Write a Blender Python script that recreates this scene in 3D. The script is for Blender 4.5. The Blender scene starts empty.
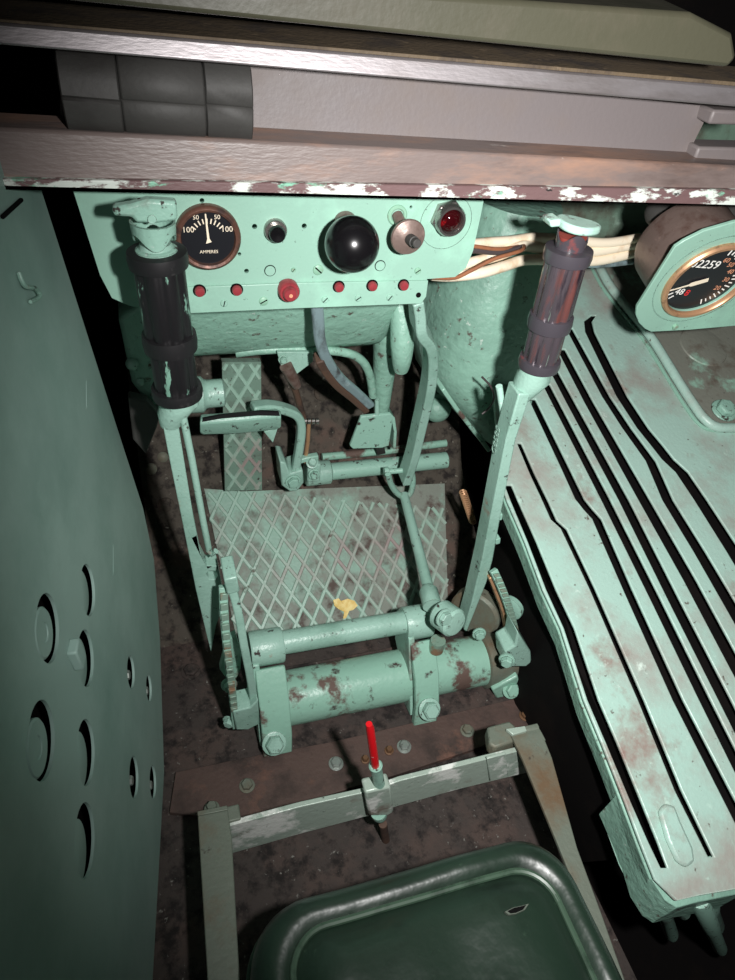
import bpy, bmesh, math, random
from mathutils import Vector as V, Matrix
from mathutils.geometry import tessellate_polygon
random.seed(7)
COL = bpy.context.scene.collection
SC = bpy.context.scene

# ------------------------------------------------------------------ camera
F, HC = 700.0, 1.03
cz = V((97, -815, -700)).normalized()
cx = V((2500, -304, 700)).normalized(); cx = (cx - cz*cx.dot(cz)).normalized()
cy = cz.cross(cx)
CAM = V((0, 0, HC))
def ray(px, py):
    v = V((px-367.5, py-490.0, F))
    return V((v.dot(cx), v.dot(cy), v.dot(cz)))/F
def P(px, py, y=None, x=None, z=None, d=None):
    """point of the place seen at a pixel, on the plane y=, x= or z= (or at depth d)"""
    r = ray(px, py)
    if y is not None: t = y/r.y
    elif x is not None: t = x/r.x
    elif z is not None: t = (z-HC)/r.z
    else: t = d
    return CAM + r*t
def onplane(px, py, o, n):
    r = ray(px, py)
    return CAM + r*((o-CAM).dot(n)/r.dot(n))
def depth(p):
    q = p-CAM
    return q.dot(V((cx.z, cy.z, cz.z)))
def S(p): return depth(p)/F                      # metres per pixel at p
cam_d = bpy.data.cameras.new('camera'); cam = bpy.data.objects.new('camera', cam_d); COL.objects.link(cam)
right = V((cx.x, cy.x, cz.x)); down = V((cx.y, cy.y, cz.y)); fwd = V((cx.z, cy.z, cz.z))
m = Matrix((right, -down, -fwd)).transposed().to_4x4(); m.translation = CAM
cam.matrix_world = m
cam_d.sensor_fit = 'VERTICAL'; cam_d.sensor_height = 24.0; cam_d.lens = F/980*24.0
cam_d.clip_start = 0.01
SC.camera = cam

# --------------------------------------------------------------- materials
def srgb(r, g, b):
    f = lambda c: (c/255/12.92) if c/255 <= .04045 else ((c/255+.055)/1.055)**2.4
    return (f(r), f(g), f(b), 1)
def mat(name, base, rough=.5, metal=0.0, wear=(), bump=None, spec=.5, stretch=(1, 1, 1), coat=0, edge=None):
    """wear: (colour, scale, lo, hi, roughness, detail)   edge: (colour, radius, amount)"""
    M = bpy.data.materials.new(name); M.use_nodes = True
    nt = M.node_tree; N = nt.nodes; L = nt.links
    b = N['Principled BSDF']
    b.inputs['Metallic'].default_value = metal
    b.inputs['Specular IOR Level'].default_value = spec
    b.inputs['Coat Weight'].default_value = coat
    tc = N.new('ShaderNodeTexCoord'); mp = N.new('ShaderNodeMapping')
    mp.inputs['Scale'].default_value = stretch
    L.new(tc.outputs['Object'], mp.inputs['Vector'])
    rgb = N.new('ShaderNodeRGB'); rgb.outputs[0].default_value = base
    col = rgb.outputs[0]
    rv = N.new('ShaderNodeValue'); rv.outputs[0].default_value = rough; ro = rv.outputs[0]
    for i, w in enumerate(wear):
        c, sc, lo, hi, rr = w[:5]; det = w[5] if len(w) > 5 else 6
        n = N.new('ShaderNodeTexNoise'); n.noise_dimensions = '4D'
        n.inputs['W'].default_value = i*3.7 + sum(map(ord, name)) % 17
        n.inputs['Scale'].default_value = sc; n.inputs['Detail'].default_value = det; n.inputs['Roughness'].default_value = .65
        L.new(mp.outputs[0], n.inputs['Vector'])
        r = N.new('ShaderNodeMapRange'); r.inputs[1].default_value = lo; r.inputs[2].default_value = hi
        L.new(n.outputs['Fac'], r.inputs[0])
        mx = N.new('ShaderNodeMix'); mx.data_type = 'RGBA'
        L.new(r.outputs[0], mx.inputs[0]); L.new(col, mx.inputs[6]); mx.inputs[7].default_value = c; col = mx.outputs[2]
        mr = N.new('ShaderNodeMix'); L.new(r.outputs[0], mr.inputs[0]); L.new(ro, mr.inputs[2]); mr.inputs[3].default_value = rr; ro = mr.outputs[0]
    if edge:
        bv = N.new('ShaderNodeBevel'); bv.samples = 4; bv.inputs['Radius'].default_value = edge[1]
        g = N.new('ShaderNodeNewGeometry'); dt = N.new('ShaderNodeVectorMath'); dt.operation = 'DOT_PRODUCT'
        L.new(bv.outputs[0], dt.inputs[0]); L.new(g.outputs['Normal'], dt.inputs[1])
        n = N.new('ShaderNodeTexNoise'); n.inputs['Scale'].default_value = 90; n.inputs['Detail'].default_value = 5
        L.new(tc.outputs['Object'], n.inputs['Vector'])
        ad = N.new('ShaderNodeMath'); ad.operation = 'MULTIPLY_ADD'; ad.inputs[1].default_value = .35
        L.new(n.outputs['Fac'], ad.inputs[0]); L.new(dt.outputs['Value'], ad.inputs[2])
        r = N.new('ShaderNodeMapRange'); r.inputs[1].default_value = 1.12-edge[2]; r.inputs[2].default_value = 1.04-edge[2]
        L.new(ad.outputs[0], r.inputs[0])
        mx = N.new('ShaderNodeMix'); mx.data_type = 'RGBA'
        L.new(r.outputs[0], mx.inputs[0]); L.new(col, mx.inputs[6]); mx.inputs[7].default_value = edge[0]; col = mx.outputs[2]
    L.new(col, b.inputs['Base Color']); L.new(ro, b.inputs['Roughness'])
    if bump:
        n = N.new('ShaderNodeTexNoise'); n.inputs['Scale'].default_value = bump[0]; n.inputs['Detail'].default_value = 4
        L.new(mp.outputs[0], n.inputs['Vector'])
        bp = N.new('ShaderNodeBump'); bp.inputs['Strength'].default_value = bump[1]; bp.inputs['Distance'].default_value = bump[2] if len(bump) > 2 else .002
        L.new(n.outputs['Fac'], bp.inputs['Height']); L.new(bp.outputs[0], b.inputs['Normal'])
    return M
MINT = srgb(148, 184, 170); MINTL = srgb(160, 208, 188); MINTD = srgb(104, 142, 126)
GRIME = srgb(52, 44, 40); RUST = srgb(112, 74, 60); SOOT = srgb(26, 23, 22); MAUVE = srgb(128, 112, 108)
m_mint = mat('mint_paint', MINT, .34, wear=[(MINTD, 7, .50, .72, .45), (GRIME, 80, .60, .66, .8), (srgb(150, 128, 112), 22, .66, .74, .7)], bump=(260, .35), edge=(GRIME, .0012, .02))
m_mint_panel = mat('mint_panel_paint', srgb(143, 182, 165), .38, wear=[(srgb(158, 206, 184), 9, .5, .7, .4), (srgb(168, 140, 96), 26, .71, .8, .6), (GRIME, 140, .645, .69, .7)], bump=(260, .15))
m_mint_cast = mat('mint_cast_paint', srgb(140, 182, 164), .42, wear=[(srgb(104, 138, 124), 5, .46, .7, .5), (srgb(86, 78, 70), 60, .59, .66, .8), (srgb(188, 204, 194), 90, .63, .68, .4)], bump=(90, .6, .004))
m_mint_worn = mat('mint_worn_paint', srgb(142, 182, 166), .38, wear=[(srgb(108, 96, 88), 9, .55, .68, .75, 9), (GRIME, 80, .585, .64, .85), (srgb(190, 200, 195), 50, .64, .69, .3)], bump=(220, .4), edge=(GRIME, .0015, .03))
m_mint_rusty = mat('mint_on_rust', srgb(138, 180, 162), .33, wear=[(srgb(92, 74, 66), 7, .53, .57, .75, 10), (srgb(60, 50, 46), 40, .6, .68, .85), (srgb(180, 195, 185), 80, .70, .74, .5)], bump=(120, .4))
m_strip = mat('footrest_base', srgb(112, 138, 124), .5, wear=[(srgb(90, 96, 88), 14, .5, .64, .6), (GRIME, 90, .6, .66, .8)], bump=(160, .4))
m_trans = mat('transmission_paint', srgb(166, 198, 186), .34, wear=[(srgb(158, 158, 150), 6, .46, .62, .5, 10), (srgb(140, 116, 108), 7, .56, .67, .6, 10), (srgb(92, 84, 76), 75, .63, .68, .8), (srgb(206, 222, 212), 30, .64, .72, .3)], bump=(170, .3), edge=(srgb(196, 226, 212), .002, .0))  # pale edge colour paints in the light that the rib edges catch
m_deck = mat('worn_deck_paint', srgb(126, 128, 118), .5, wear=[(srgb(150, 192, 172), 11, .54, .62, .4, 9), (srgb(88, 74, 62), 16, .54, .68, .8, 9), (SOOT, 90, .64, .7, .8)], bump=(120, .35))
m_wall = mat('wall_plate_paint', srgb(156, 184, 175), .42, wear=[(srgb(128, 160, 150), 4, .45, .7, .5), (srgb(164, 194, 184), 6, .6, .8, .4)], bump=(240, .06))
m_hull = mat('hull_dirty_paint', srgb(122, 150, 132), .6, wear=[(srgb(88, 78, 66), 8, .44, .6, .8, 9), (srgb(150, 178, 160), 20, .62, .7, .5), (SOOT, 50, .64, .72, .9)], bump=(60, .4, .004))
m_floor = mat('grimy_floor', srgb(64, 57, 54), .8, wear=[(srgb(86, 70, 64), 8, .48, .68, .85, 10), (srgb(36, 32, 31), 45, .48, .62, .9, 10), (srgb(120, 118, 112), 120, .63, .68, .6)], bump=(180, .5), spec=.3)
m_pit_shade = mat('oily_pit', srgb(14, 12, 12), .85, wear=[(srgb(24, 19, 17), 12, .5, .7, .9)], spec=.1)  # near-black for oily metal and, in the colour itself, the shade of gaps
m_toe = mat('rusty_toe_floor', srgb(72, 66, 58), .75, wear=[(srgb(94, 74, 66), 8, .52, .68, .85, 10), (srgb(36, 32, 30), 50, .48, .62, .9, 10), (srgb(128, 126, 114), 110, .62, .68, .6)], bump=(160, .5), spec=.3)
m_tread = mat('tread_rib_paint', srgb(150, 182, 166), .42, wear=[(srgb(150, 136, 132), 5, .5, .64, .5, 8), (srgb(88, 74, 66), 45, .6, .7, .8)], bump=(200, .2))
m_treadbase = mat('tread_base', srgb(122, 128, 118), .6, wear=[(srgb(84, 72, 66), 30, .50, .62, .8, 10), (srgb(134, 168, 152), 8, .50, .60, .5)], bump=(160, .4))
m_seatbar = mat('seat_bar_steel', srgb(158, 174, 162), .36, metal=.1, wear=[(srgb(116, 102, 92), 16, .56, .68, .6, 9), (srgb(226, 230, 224), 14, .52, .58, .22, 10), (SOOT, 70, .64, .7, .8)], bump=(150, .3))  # white patches: worn metal, with glare painted into the colour
m_rustybar = mat('rusty_strap', srgb(108, 116, 104), .55, metal=.2, wear=[(srgb(104, 84, 62), 6, .48, .62, .75, 9), (srgb(60, 50, 44), 50, .62, .7, .8)], bump=(150, .3))
m_rod = mat('rusty_rod', srgb(84, 62, 50), .65, wear=[(srgb(50, 38, 34), 20, .5, .65, .8)], bump=(200, .4))
m_red = mat('red_paint', srgb(196, 22, 30), .3, wear=[(srgb(235, 170, 170), 90, .66, .7, .3)])
m_redbtn = mat('red_button', srgb(142, 52, 58), .35, wear=[(srgb(110, 40, 44), 60, .5, .7, .4)])
m_black = mat('black_bakelite', srgb(16, 15, 17), .24, coat=.1, wear=[(srgb(34, 32, 34), 90, .68, .74, .4)])
m_gripblack = mat('worn_black_grip', srgb(26, 25, 27), .36, wear=[(srgb(118, 160, 142), 24, .575, .60, .4, 7), (srgb(60, 58, 58), 60, .66, .72, .5)], stretch=(2.2, 2.2, .55), bump=(120, .2))
m_rubber = mat('black_rubber', srgb(26, 25, 27), .5, wear=[(srgb(56, 54, 54), 50, .6, .72, .6)])
m_gripplum = mat('plum_grip', srgb(90, 82, 88), .24, metal=.45, wear=[(srgb(122, 76, 72), 18, .47, .57, .35, 6), (srgb(48, 42, 50), 24, .55, .64, .3), (srgb(160, 182, 168), 30, .61, .65, .4, 8)], stretch=(2.6, 2.6, .35), coat=.3)
m_plumband = mat('plum_band', srgb(66, 62, 68), .3, wear=[(srgb(120, 60, 58), 40, .62, .72, .4)], coat=.2)
m_redmetal = mat('red_brown_neck', srgb(150, 70, 62), .4, wear=[(srgb(80, 50, 48), 30, .5, .7, .5)])
m_chipcap = mat('chipped_mint_cap', srgb(176, 214, 200), .4, wear=[(srgb(96, 84, 84), 50, .56, .64, .7), (srgb(225, 235, 230), 70, .6, .7, .4)], bump=(150, .3))
m_chrome = mat('worn_nickel', srgb(168, 164, 160), .25, metal=.9, wear=[(srgb(100, 92, 88), 60, .55, .7, .5)])
m_brownmetal = mat('brown_metal', srgb(126, 108, 101), .42, metal=.35, wear=[(srgb(92, 66, 58), 40, .5, .7, .6), (srgb(150, 128, 120), 60, .6, .72, .4)], bump=(180, .2))
m_bezel = mat('rusty_bezel', srgb(112, 78, 66), .42, metal=.4, wear=[(srgb(70, 54, 50), 40, .5, .65, .6), (srgb(150, 104, 78), 60, .6, .72, .5)], bump=(180, .2))
m_brass = mat('tarnished_brass', srgb(196, 152, 116), .38, metal=.5, wear=[(srgb(128, 94, 72), 60, .54, .7, .6)])
m_dial = mat('dial_black', srgb(28, 29, 33), .3)
m_cream = mat('dial_cream', srgb(238, 224, 200), .5)
m_white = mat('dial_white', srgb(246, 244, 238), .5)
m_orange = mat('dial_orange', srgb(214, 150, 118), .5)
m_dialred = mat('dial_red', srgb(226, 48, 52), .5)
m_slot = mat('screw_steel', srgb(134, 176, 152), .45, wear=[(srgb(130, 126, 108), 60, .56, .66, .6)])
m_hole = mat('dark_hole', srgb(10, 10, 10), .9, spec=.1)
m_lens = mat('red_lens', srgb(48, 6, 10), .06, coat=1.0, wear=[(srgb(160, 14, 22), 40, .56, .66, .1)])
m_bluegrey = mat('worn_blue_grey', srgb(138, 160, 164), .36, metal=.3, wear=[(srgb(66, 62, 62), 28, .5, .64, .6, 8), (srgb(178, 196, 198), 40, .62, .72, .3)], stretch=(1, 1, .5), bump=(120, .2))
m_ledge = mat('rusty_ledge', srgb(118, 105, 101), .42, wear=[(srgb(158, 122, 102), 6, .47, .62, .55, 9), (srgb(84, 70, 66), 9, .52, .68, .6, 9), (srgb(196, 190, 184), 60, .68, .74, .4)], stretch=(.5, 2, 2), bump=(160, .25))
m_lip = mat('chipped_lip', srgb(108, 84, 84), .5, wear=[(srgb(214, 222, 214), 42, .51, .56, .4, 9), (srgb(130, 186, 160), 30, .58, .62, .4, 9), (SOOT, 60, .62, .68, .8)], stretch=(.6, 1.5, 1.5), bump=(120, .4))
m_rail = mat('grey_rail', srgb(176, 170, 172), .48, metal=.8, wear=[(srgb(112, 100, 92), 4, .5, .68, .5, 8), (srgb(228, 226, 226), 60, .66, .74, .25, 8)], stretch=(.5, 2, 2), bump=(200, .25, .001))
m_railtop = mat('brown_rail_top', srgb(94, 80, 62), .7, wear=[(srgb(64, 54, 46), 20, .5, .65, .8), (srgb(130, 112, 90), 50, .6, .72, .7)], bump=(160, .6))
m_olive = mat('olive_slab', srgb(72, 71, 57), .45, wear=[(srgb(76, 72, 58), 10, .48, .66, .6), (srgb(150, 146, 130), 70, .70, .75, .4)], bump=(140, .15))
m_recess = mat('grey_recess', srgb(112, 105, 105), .5, wear=[(srgb(112, 102, 98), 6, .48, .66, .6)], bump=(200, .15))
m_pad = mat('grey_pad', srgb(62, 61, 59), .62, wear=[(srgb(52, 50, 48), 14, .5, .66, .6), (srgb(130, 134, 128), 70, .70, .76, .4)], bump=(140, .2))
m_leather = mat('green_leather', srgb(30, 48, 37), .40, spec=.7, wear=[(srgb(17, 29, 22), 9, .48, .66, .35), (srgb(56, 78, 62), 60, .62, .72, .4)], bump=(22, .35, .007), coat=.08)
m_piping = mat('green_piping', srgb(62, 84, 68), .4, wear=[(srgb(36, 54, 42), 30, .5, .65, .4)])
m_tear = mat('torn_edge', srgb(84, 92, 82), .8)
m_cable = mat('cream_cable', srgb(244, 230, 206), .5, wear=[(srgb(210, 172, 130), 14, .5, .66, .6), (srgb(140, 100, 70), 40, .66, .74, .7)])
m_copper = mat('brown_cable', srgb(150, 98, 70), .4, wear=[(srgb(110, 70, 52), 30, .5, .7, .5)])
m_dkcable = mat('dark_cable', srgb(70, 62, 62), .5)
m_leaf = mat('yellow_leaf', srgb(222, 190, 110), .6, wear=[(srgb(240, 220, 150), 60, .45, .6, .6), (srgb(190, 140, 80), 80, .6, .7, .7)])
m_bolt = mat('bright_bolt', srgb(150, 158, 152), .35, metal=.5, wear=[(srgb(92, 96, 90), 60, .52, .66, .6)])
m_rustbolt = mat('rusty_bolt', srgb(110, 80, 56), .6, metal=.3, wear=[(srgb(70, 56, 46), 60, .52, .66, .7)])
m_chain = mat('worn_teeth', srgb(132, 160, 144), .4, metal=.3, wear=[(srgb(140, 112, 88), 30, .5, .62, .6), (srgb(40, 34, 30), 60, .6, .7, .8)])

# ------------------------------------------------------------ mesh builder
WL = {}
def base(pts): return V((sum(p.x for p in pts)/len(pts), sum(p.y for p in pts)/len(pts), min(p.z for p in pts)))
class MB:
    def __init__(s): s.v, s.f, s.mi, s.cur = [], [], [], 0
    def add(s, vs, fs):
        o = len(s.v); s.v += [V(p) for p in vs]
        for f in fs: s.f.append([i+o for i in f]); s.mi.append(s.cur)
        return s
    def prism(s, pts, vec):
        n = len(pts); vec = V(vec)
        vs = list(pts)+[p+vec for p in pts]
        fs = [list(range(n)), list(range(2*n-1, n-1, -1))]+[[i, i+n, (i+1) % n+n, (i+1) % n] for i in range(n)]
        return s.add(vs, fs)
    def plate(s, outer, holes, vec):
        vec = V(vec); loops = [outer]+list(holes); allp = [p for l in loops for p in l]; n = len(allp)
        tris = [t for t in tessellate_polygon(loops) if len(set(t)) == 3]
        fs = [list(t) for t in tris]+[[i+n for i in reversed(t)] for t in tris]
        o = 0
        for l in loops:
            k = len(l)
            for i in range(k):
                a, b = o+i, o+(i+1) % k; fs.append([a, a+n, b+n, b])
            o += k
        return s.add(allp+[p+vec for p in allp], fs)
    def box(s, o, a, b, c):
        vs = [o+a*i+b*j+c*k for i in (-1, 1) for j in (-1, 1) for k in (-1, 1)]
        return s.add(vs, [[0, 1, 3, 2], [4, 6, 7, 5], [0, 4, 5, 1], [2, 3, 7, 6], [0, 2, 6, 4], [1, 5, 7, 3]])
    def bx(s, x0, x1, y0, y1, z0, z1):
        return s.box(V(((x0+x1)/2, (y0+y1)/2, (z0+z1)/2)), V(((x1-x0)/2, 0, 0)), V((0, (y1-y0)/2, 0)), V((0, 0, (z1-z0)/2)))
    def loft(s, rings, closed=True, caps=True):
        n = len(rings[0]); vs = [p for r in rings for p in r]; fs = []
        for k in range(len(rings)-1):
            for i in range(n if closed else n-1):
                a, b = k*n+i, k*n+(i+1) % n; fs.append([a, b, b+n, a+n])
        if caps: fs += [list(range(n-1, -1, -1)), list(range((len(rings)-1)*n, len(rings)*n))]
        return s.add(vs, fs)
    def tube(s, pts, r, n=16, caps=True):
        pts = [V(p) for p in pts]; rs = r if isinstance(r, (list, tuple)) else [r]*len(pts)
        rings = []; ref = None
        for i, p in enumerate(pts):
            t = (pts[min(i+1, len(pts)-1)]-pts[max(i-1, 0)]).normalized()
            if ref is None: ref = t.orthogonal().normalized()
            ref = (ref-t*ref.dot(t)).normalized(); q = t.cross(ref)
            rings.append([p+(ref*math.cos(2*math.pi*j/n)+q*math.sin(2*math.pi*j/n))*rs[i] for j in range(n)])
        return s.loft(rings, True, caps)
    def lathe(s, o, ax, prof, n=24, flute=0, fd=0.0, ref=None):
        """prof: (radius, height along ax)"""
        ax = V(ax).normalized(); ref = V(ref) if ref is not None else ax.orthogonal()
        ref = (ref-ax*ref.dot(ax)).normalized(); q = ax.cross(ref); rings = []
        for (r, h) in prof:
            ring = []
            for j in range(n):
                a = 2*math.pi*j/n; rr = r
                if flute: rr = r-fd*(0.5+0.5*math.cos(a*flute))**3
                ring.append(o+ax*h+(ref*math.cos(a)+q*math.sin(a))*max(rr, 1e-5))
            rings.append(ring)
        return s.loft(rings)
    def ring(s, o, ax, r0, r1, h, n=32):
        """flat washer / bezel"""
        ax = V(ax).normalized(); ref = ax.orthogonal().normalized(); q = ax.cross(ref); vs = []
        prof = [(r0, 0), (r1, 0), (r1, h*.6), (r1-(r1-r0)*.3, h), (r0+(r1-r0)*.25, h), (r0, h*.6)]
        k = len(prof)
        for j in range(n):
            a = 2*math.pi*j/n; d = ref*math.cos(a)+q*math.sin(a)
            vs += [o+d*r+ax*hh for r, hh in prof]
        fs = []
        for j in range(n):
            for i in range(k):
                a, b = j*k+i, j*k+(i+1) % k; c, d2 = ((j+1) % n)*k+(i+1) % k, ((j+1) % n)*k+i
                fs.append([a, d2, c, b])
        return s.add(vs, fs)
    def bolt(s, o, ax, r, h, washer=True):
        if washer: s.lathe(o, ax, [(r*1.35, 0), (r*1.35, h*.2), (r*1.2, h*.25)], 20)
        s.lathe(o, ax, [(r, 0 if not washer else h*.2), (r, h*.85), (r*.82, h)], 6)
        return s
    def sphere(s, o, r, n=24, k=14, sq=(1, 1, 1)):
        prof = [(r*math.sin(math.pi*i/k), -r*math.cos(math.pi*i/k)) for i in range(k+1)]
        return s.lathe(o, V((0, 0, 1)), prof, n)
    def sweep(s, path, side, w, t, w1=None):
        """flat bar: width w along side, thickness t"""
        path = [V(p) for p in path]; side = V(side).normalized(); rings = []
        for i, p in enumerate(path):
            tg = (path[min(i+1, len(path)-1)]-path[max(i-1, 0)]).normalized()
            sd = (side-tg*side.dot(tg)).normalized(); nn = tg.cross(sd)
            ww = w if w1 is None else w+(w1-w)*i/(len(path)-1)
            rings.append([p+sd*ww/2+nn*t/2, p-sd*ww/2+nn*t/2, p-sd*ww/2-nn*t/2, p+sd*ww/2-nn*t/2])
        return s.loft(rings)
    def build(s, name, mats, parent=None, bevel=0.0, ang=38, smooth=True, label=None, loc=None):
        if not isinstance(mats, (list, tuple)): mats = [mats]
        if parent is not None: o0 = WL[parent.name]
        else: o0 = V(loc) if loc is not None else base(s.v)
        me = bpy.data.meshes.new(name)
        me.from_pydata([tuple(p-o0) for p in s.v], [], s.f)
        for mm in mats: me.materials.append(mm)
        me.polygons.foreach_set('material_index', s.mi); me.validate()
        bm = bmesh.new(); bm.from_mesh(me); bmesh.ops.recalc_face_normals(bm, faces=bm.faces); bm.to_mesh(me); bm.free()
        if smooth:
            me.polygons.foreach_set('use_smooth', [True]*len(me.polygons)); me.set_sharp_from_angle(angle=math.radians(ang))
        o = bpy.data.objects.new(name, me); COL.objects.link(o)
        if parent is not None: o.parent = parent
        else: o.location = o0
        WL[o.name] = o0.copy()
        if bevel:
            bv = o.modifiers.new('bevel', 'BEVEL'); bv.width = bevel; bv.segments = 2; bv.limit_method = 'ANGLE'; bv.angle_limit = math.radians(40)
            bv.harden_normals = False
        if label: o['label'] = label
        return o
def tag(o, label, cat, group=None, kind=None):
    o['label'] = label; o['category'] = cat
    if group: o['group'] = group
    if kind: o['kind'] = kind
    return o
def thing(name, label, cat, loc, group=None):
    o = bpy.data.objects.new(name, None); COL.objects.link(o); o.location = loc; o.empty_display_size = .05
    WL[o.name] = V(loc); return tag(o, label, cat, group)
def struct(o): o['kind'] = 'structure'; return o
def text(body, o, xdir, ydir, size, depth_, name, material, parent, align='CENTER'):
    cu = bpy.data.curves.new(name, 'FONT'); cu.body = body; cu.size = size; cu.extrude = depth_; cu.align_x = align; cu.align_y = 'CENTER'; cu.resolution_u = 3
    t = bpy.data.objects.new('tmp', cu); COL.objects.link(t)
    dg = bpy.context.evaluated_depsgraph_get(); me0 = bpy.data.meshes.new_from_object(t.evaluated_get(dg))
    COL.objects.unlink(t); bpy.data.objects.remove(t)
    xd = V(xdir); yd = V(ydir); zd = xd.normalized().cross(yd.normalized())
    b = MB(); b.add([o+xd*v.co.x+yd*v.co.y+zd*v.co.z for v in me0.vertices], [list(p.vertices) for p in me0.polygons])
    bpy.data.meshes.remove(me0)
    if name is None: return b
    return b.build(name, material, parent, smooth=False)
def textmb(mb, body, o, xdir, ydir, size, depth_):
    cu = bpy.data.curves.new('t', 'FONT'); cu.body = body; cu.size = size; cu.extrude = depth_; cu.align_x = 'CENTER'; cu.align_y = 'CENTER'; cu.resolution_u = 3
    t = bpy.data.objects.new('tmp', cu); COL.objects.link(t)
    dg = bpy.context.evaluated_depsgraph_get(); me0 = bpy.data.meshes.new_from_object(t.evaluated_get(dg))
    COL.objects.unlink(t); bpy.data.objects.remove(t)
    xd = V(xdir); yd = V(ydir); zd = xd.normalized().cross(yd.normalized())
    mb.add([o+xd*v.co.x+yd*v.co.y+zd*v.co.z for v in me0.vertices], [list(p.vertices) for p in me0.polygons])
    bpy.data.meshes.remove(me0)
UX, UY, UZ = V((1, 0, 0)), V((0, 1, 0)), V((0, 0, 1))
def smoothpath(pts, n=5):
    out = []
    q = [pts[0]]+list(pts)+[pts[-1]]
    for i in range(1, len(q)-2):
        for k in range(n):
            t = k/n; a, b, c, d = q[i-1], q[i], q[i+1], q[i+2]
            out.append(.5*((2*b)+(c-a)*t+(2*a-5*b+4*c-d)*t*t+(3*b-a-3*c+d)*t**3))
    out.append(pts[-1]); return out
def circ(o, a, b, r, n=24, r2=None):
    r2 = r2 or r
    return [o+a*math.cos(2*math.pi*i/n)*r+b*math.sin(2*math.pi*i/n)*r2 for i in range(n)]

# ================================================================= SETTING
# hull floor, inclined foot board, toe wall, pit on the right, side plate on the left
TB0, TS = .79, .72                       # the foot board starts at y=.79 and rises .72
b = MB(); b.bx(-.10, .50, -.60, .80, -.03, 0.0)
floor = struct(b.build('floor', m_floor))
b = MB(); b.prism([V((-.05, .79, -.03)), V((-.05, .79, 0)), V((-.05, 1.0, .151)), V((-.05, 1.26, .56)), V((-.05, 1.30, .56)), V((-.05, 1.30, -.03))], V((.625, 0, 0)))
struct(b.build('floor_toe_board', m_toe))
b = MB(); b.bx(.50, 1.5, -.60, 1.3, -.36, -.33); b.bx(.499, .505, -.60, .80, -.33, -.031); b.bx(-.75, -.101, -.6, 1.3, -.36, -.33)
struct(b.build('floor_pit', m_pit_shade))  # grimy hull bottom; its near-black also paints in the gaps' deep shadow
b = MB(); b.bx(.40, 1.5, 1.2, 1.24, .30, .775)
struct(b.build('wall_front', m_hull))
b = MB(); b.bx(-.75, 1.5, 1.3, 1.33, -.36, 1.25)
struct(b.build('wall_front_dark', m_pit_shade))  # darkness behind the front is painted on as near-black
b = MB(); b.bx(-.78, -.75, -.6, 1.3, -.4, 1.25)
struct(b.build('wall_left_outer', m_pit_shade))  # far side coloured near-black to stand for the unlit void
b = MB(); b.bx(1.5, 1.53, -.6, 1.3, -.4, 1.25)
struct(b.build('wall_right', m_pit_shade))
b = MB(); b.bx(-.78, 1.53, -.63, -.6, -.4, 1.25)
struct(b.build('wall_back', m_pit_shade))
# left side plate with lightening holes: leans out towards the top
WT = .26
wn = V((1, -.12, .08)).normalized(); wo = V((-.055, .6, 0))
def W(px, py): return onplane(px, py, wo, wn)
outer = [W(p[0], p[1]) for p in [(40, 150), (40, 186), (75, 296), (112, 412), (143, 508), (154, 560), (160, 640), (165, 800), (165, 1040), (-160, 1040), (-160, 150)]]
wu = (UY-wn*wn.y).normalized(); wv = (UZ - wn*wn.z).normalized()
holes = []; hc = []
for (px, py, h) in [(48, 628, 70), (88, 590, 51), (86, 658, 57), (42, 740, 82), (86, 752, 67), (85, 840, 77), (131, 672, 33), (149, 688, 27), (134, 777, 43), (153, 782, 34)]:
    c = W(px, py); r = (W(px, py-h/2)-W(px, py+h/2)).length/2
    holes.append(circ(c, wu, wv, r, 28)); hc.append((c, r))
for (px, y0, y1) in [(86, 382, 410), (113, 546, 576)]:
    a, c = W(px, y0), W(px, y1); holes.append([a, a+wu*.004, c+wu*.006, c])
b = MB(); b.plate(outer, holes, wn*-.003)
wall = struct(b.build('wall_left', m_wall, ang=20))
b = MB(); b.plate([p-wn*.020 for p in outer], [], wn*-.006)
struct(b.build('wall_left_backing', m_pit_shade))  # near-black colour gives the shade seen through the holes
for i, (c, r) in enumerate(hc):
    if i in (0, 3): MB().lathe(c-wn*.018-wu*r*.34+wv*r*.22, wn, [(r*.74, 0), (r*.74, .0175), (r*.68, .019), (r*.3, .019), (r*.28, .018), (.0005, .018)], 32).build('plug', m_wall, wall)
    elif i < 6: MB().lathe(c-wn*.018-wu*r*.55+wv*r*.42, wn, [(r*.9, 0), (r*.9, .0165), (r*.86, .017), (.0005, .017)], 32).build('plug', m_wall, wall)
    if i > 5: MB().bolt(c-wn*.016-wu*.004, wn, .0065, .015).build('bolt', m_bolt, wall)
c = W(72, 655); MB().box(c+wn*.004, wu*.009, wv*.014, wn*.005).build('weld_lug', m_wall, wall, bevel=.002)
hk = smoothpath([W(16, 272)+wn*.002, W(20, 286)+wn*.004, W(30, 289)+wn*.005, W(34, 297)+wn*.005, W(27, 302)+wn*.003], 5)
MB().tube(hk, .0022, 8).build('hook', m_mint, wall)
MB().tube([W(0, 217)+wn*.002, W(19, 200)+wn*.002], .002, 8).build('scratch_weld', m_hole, wall)

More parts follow.
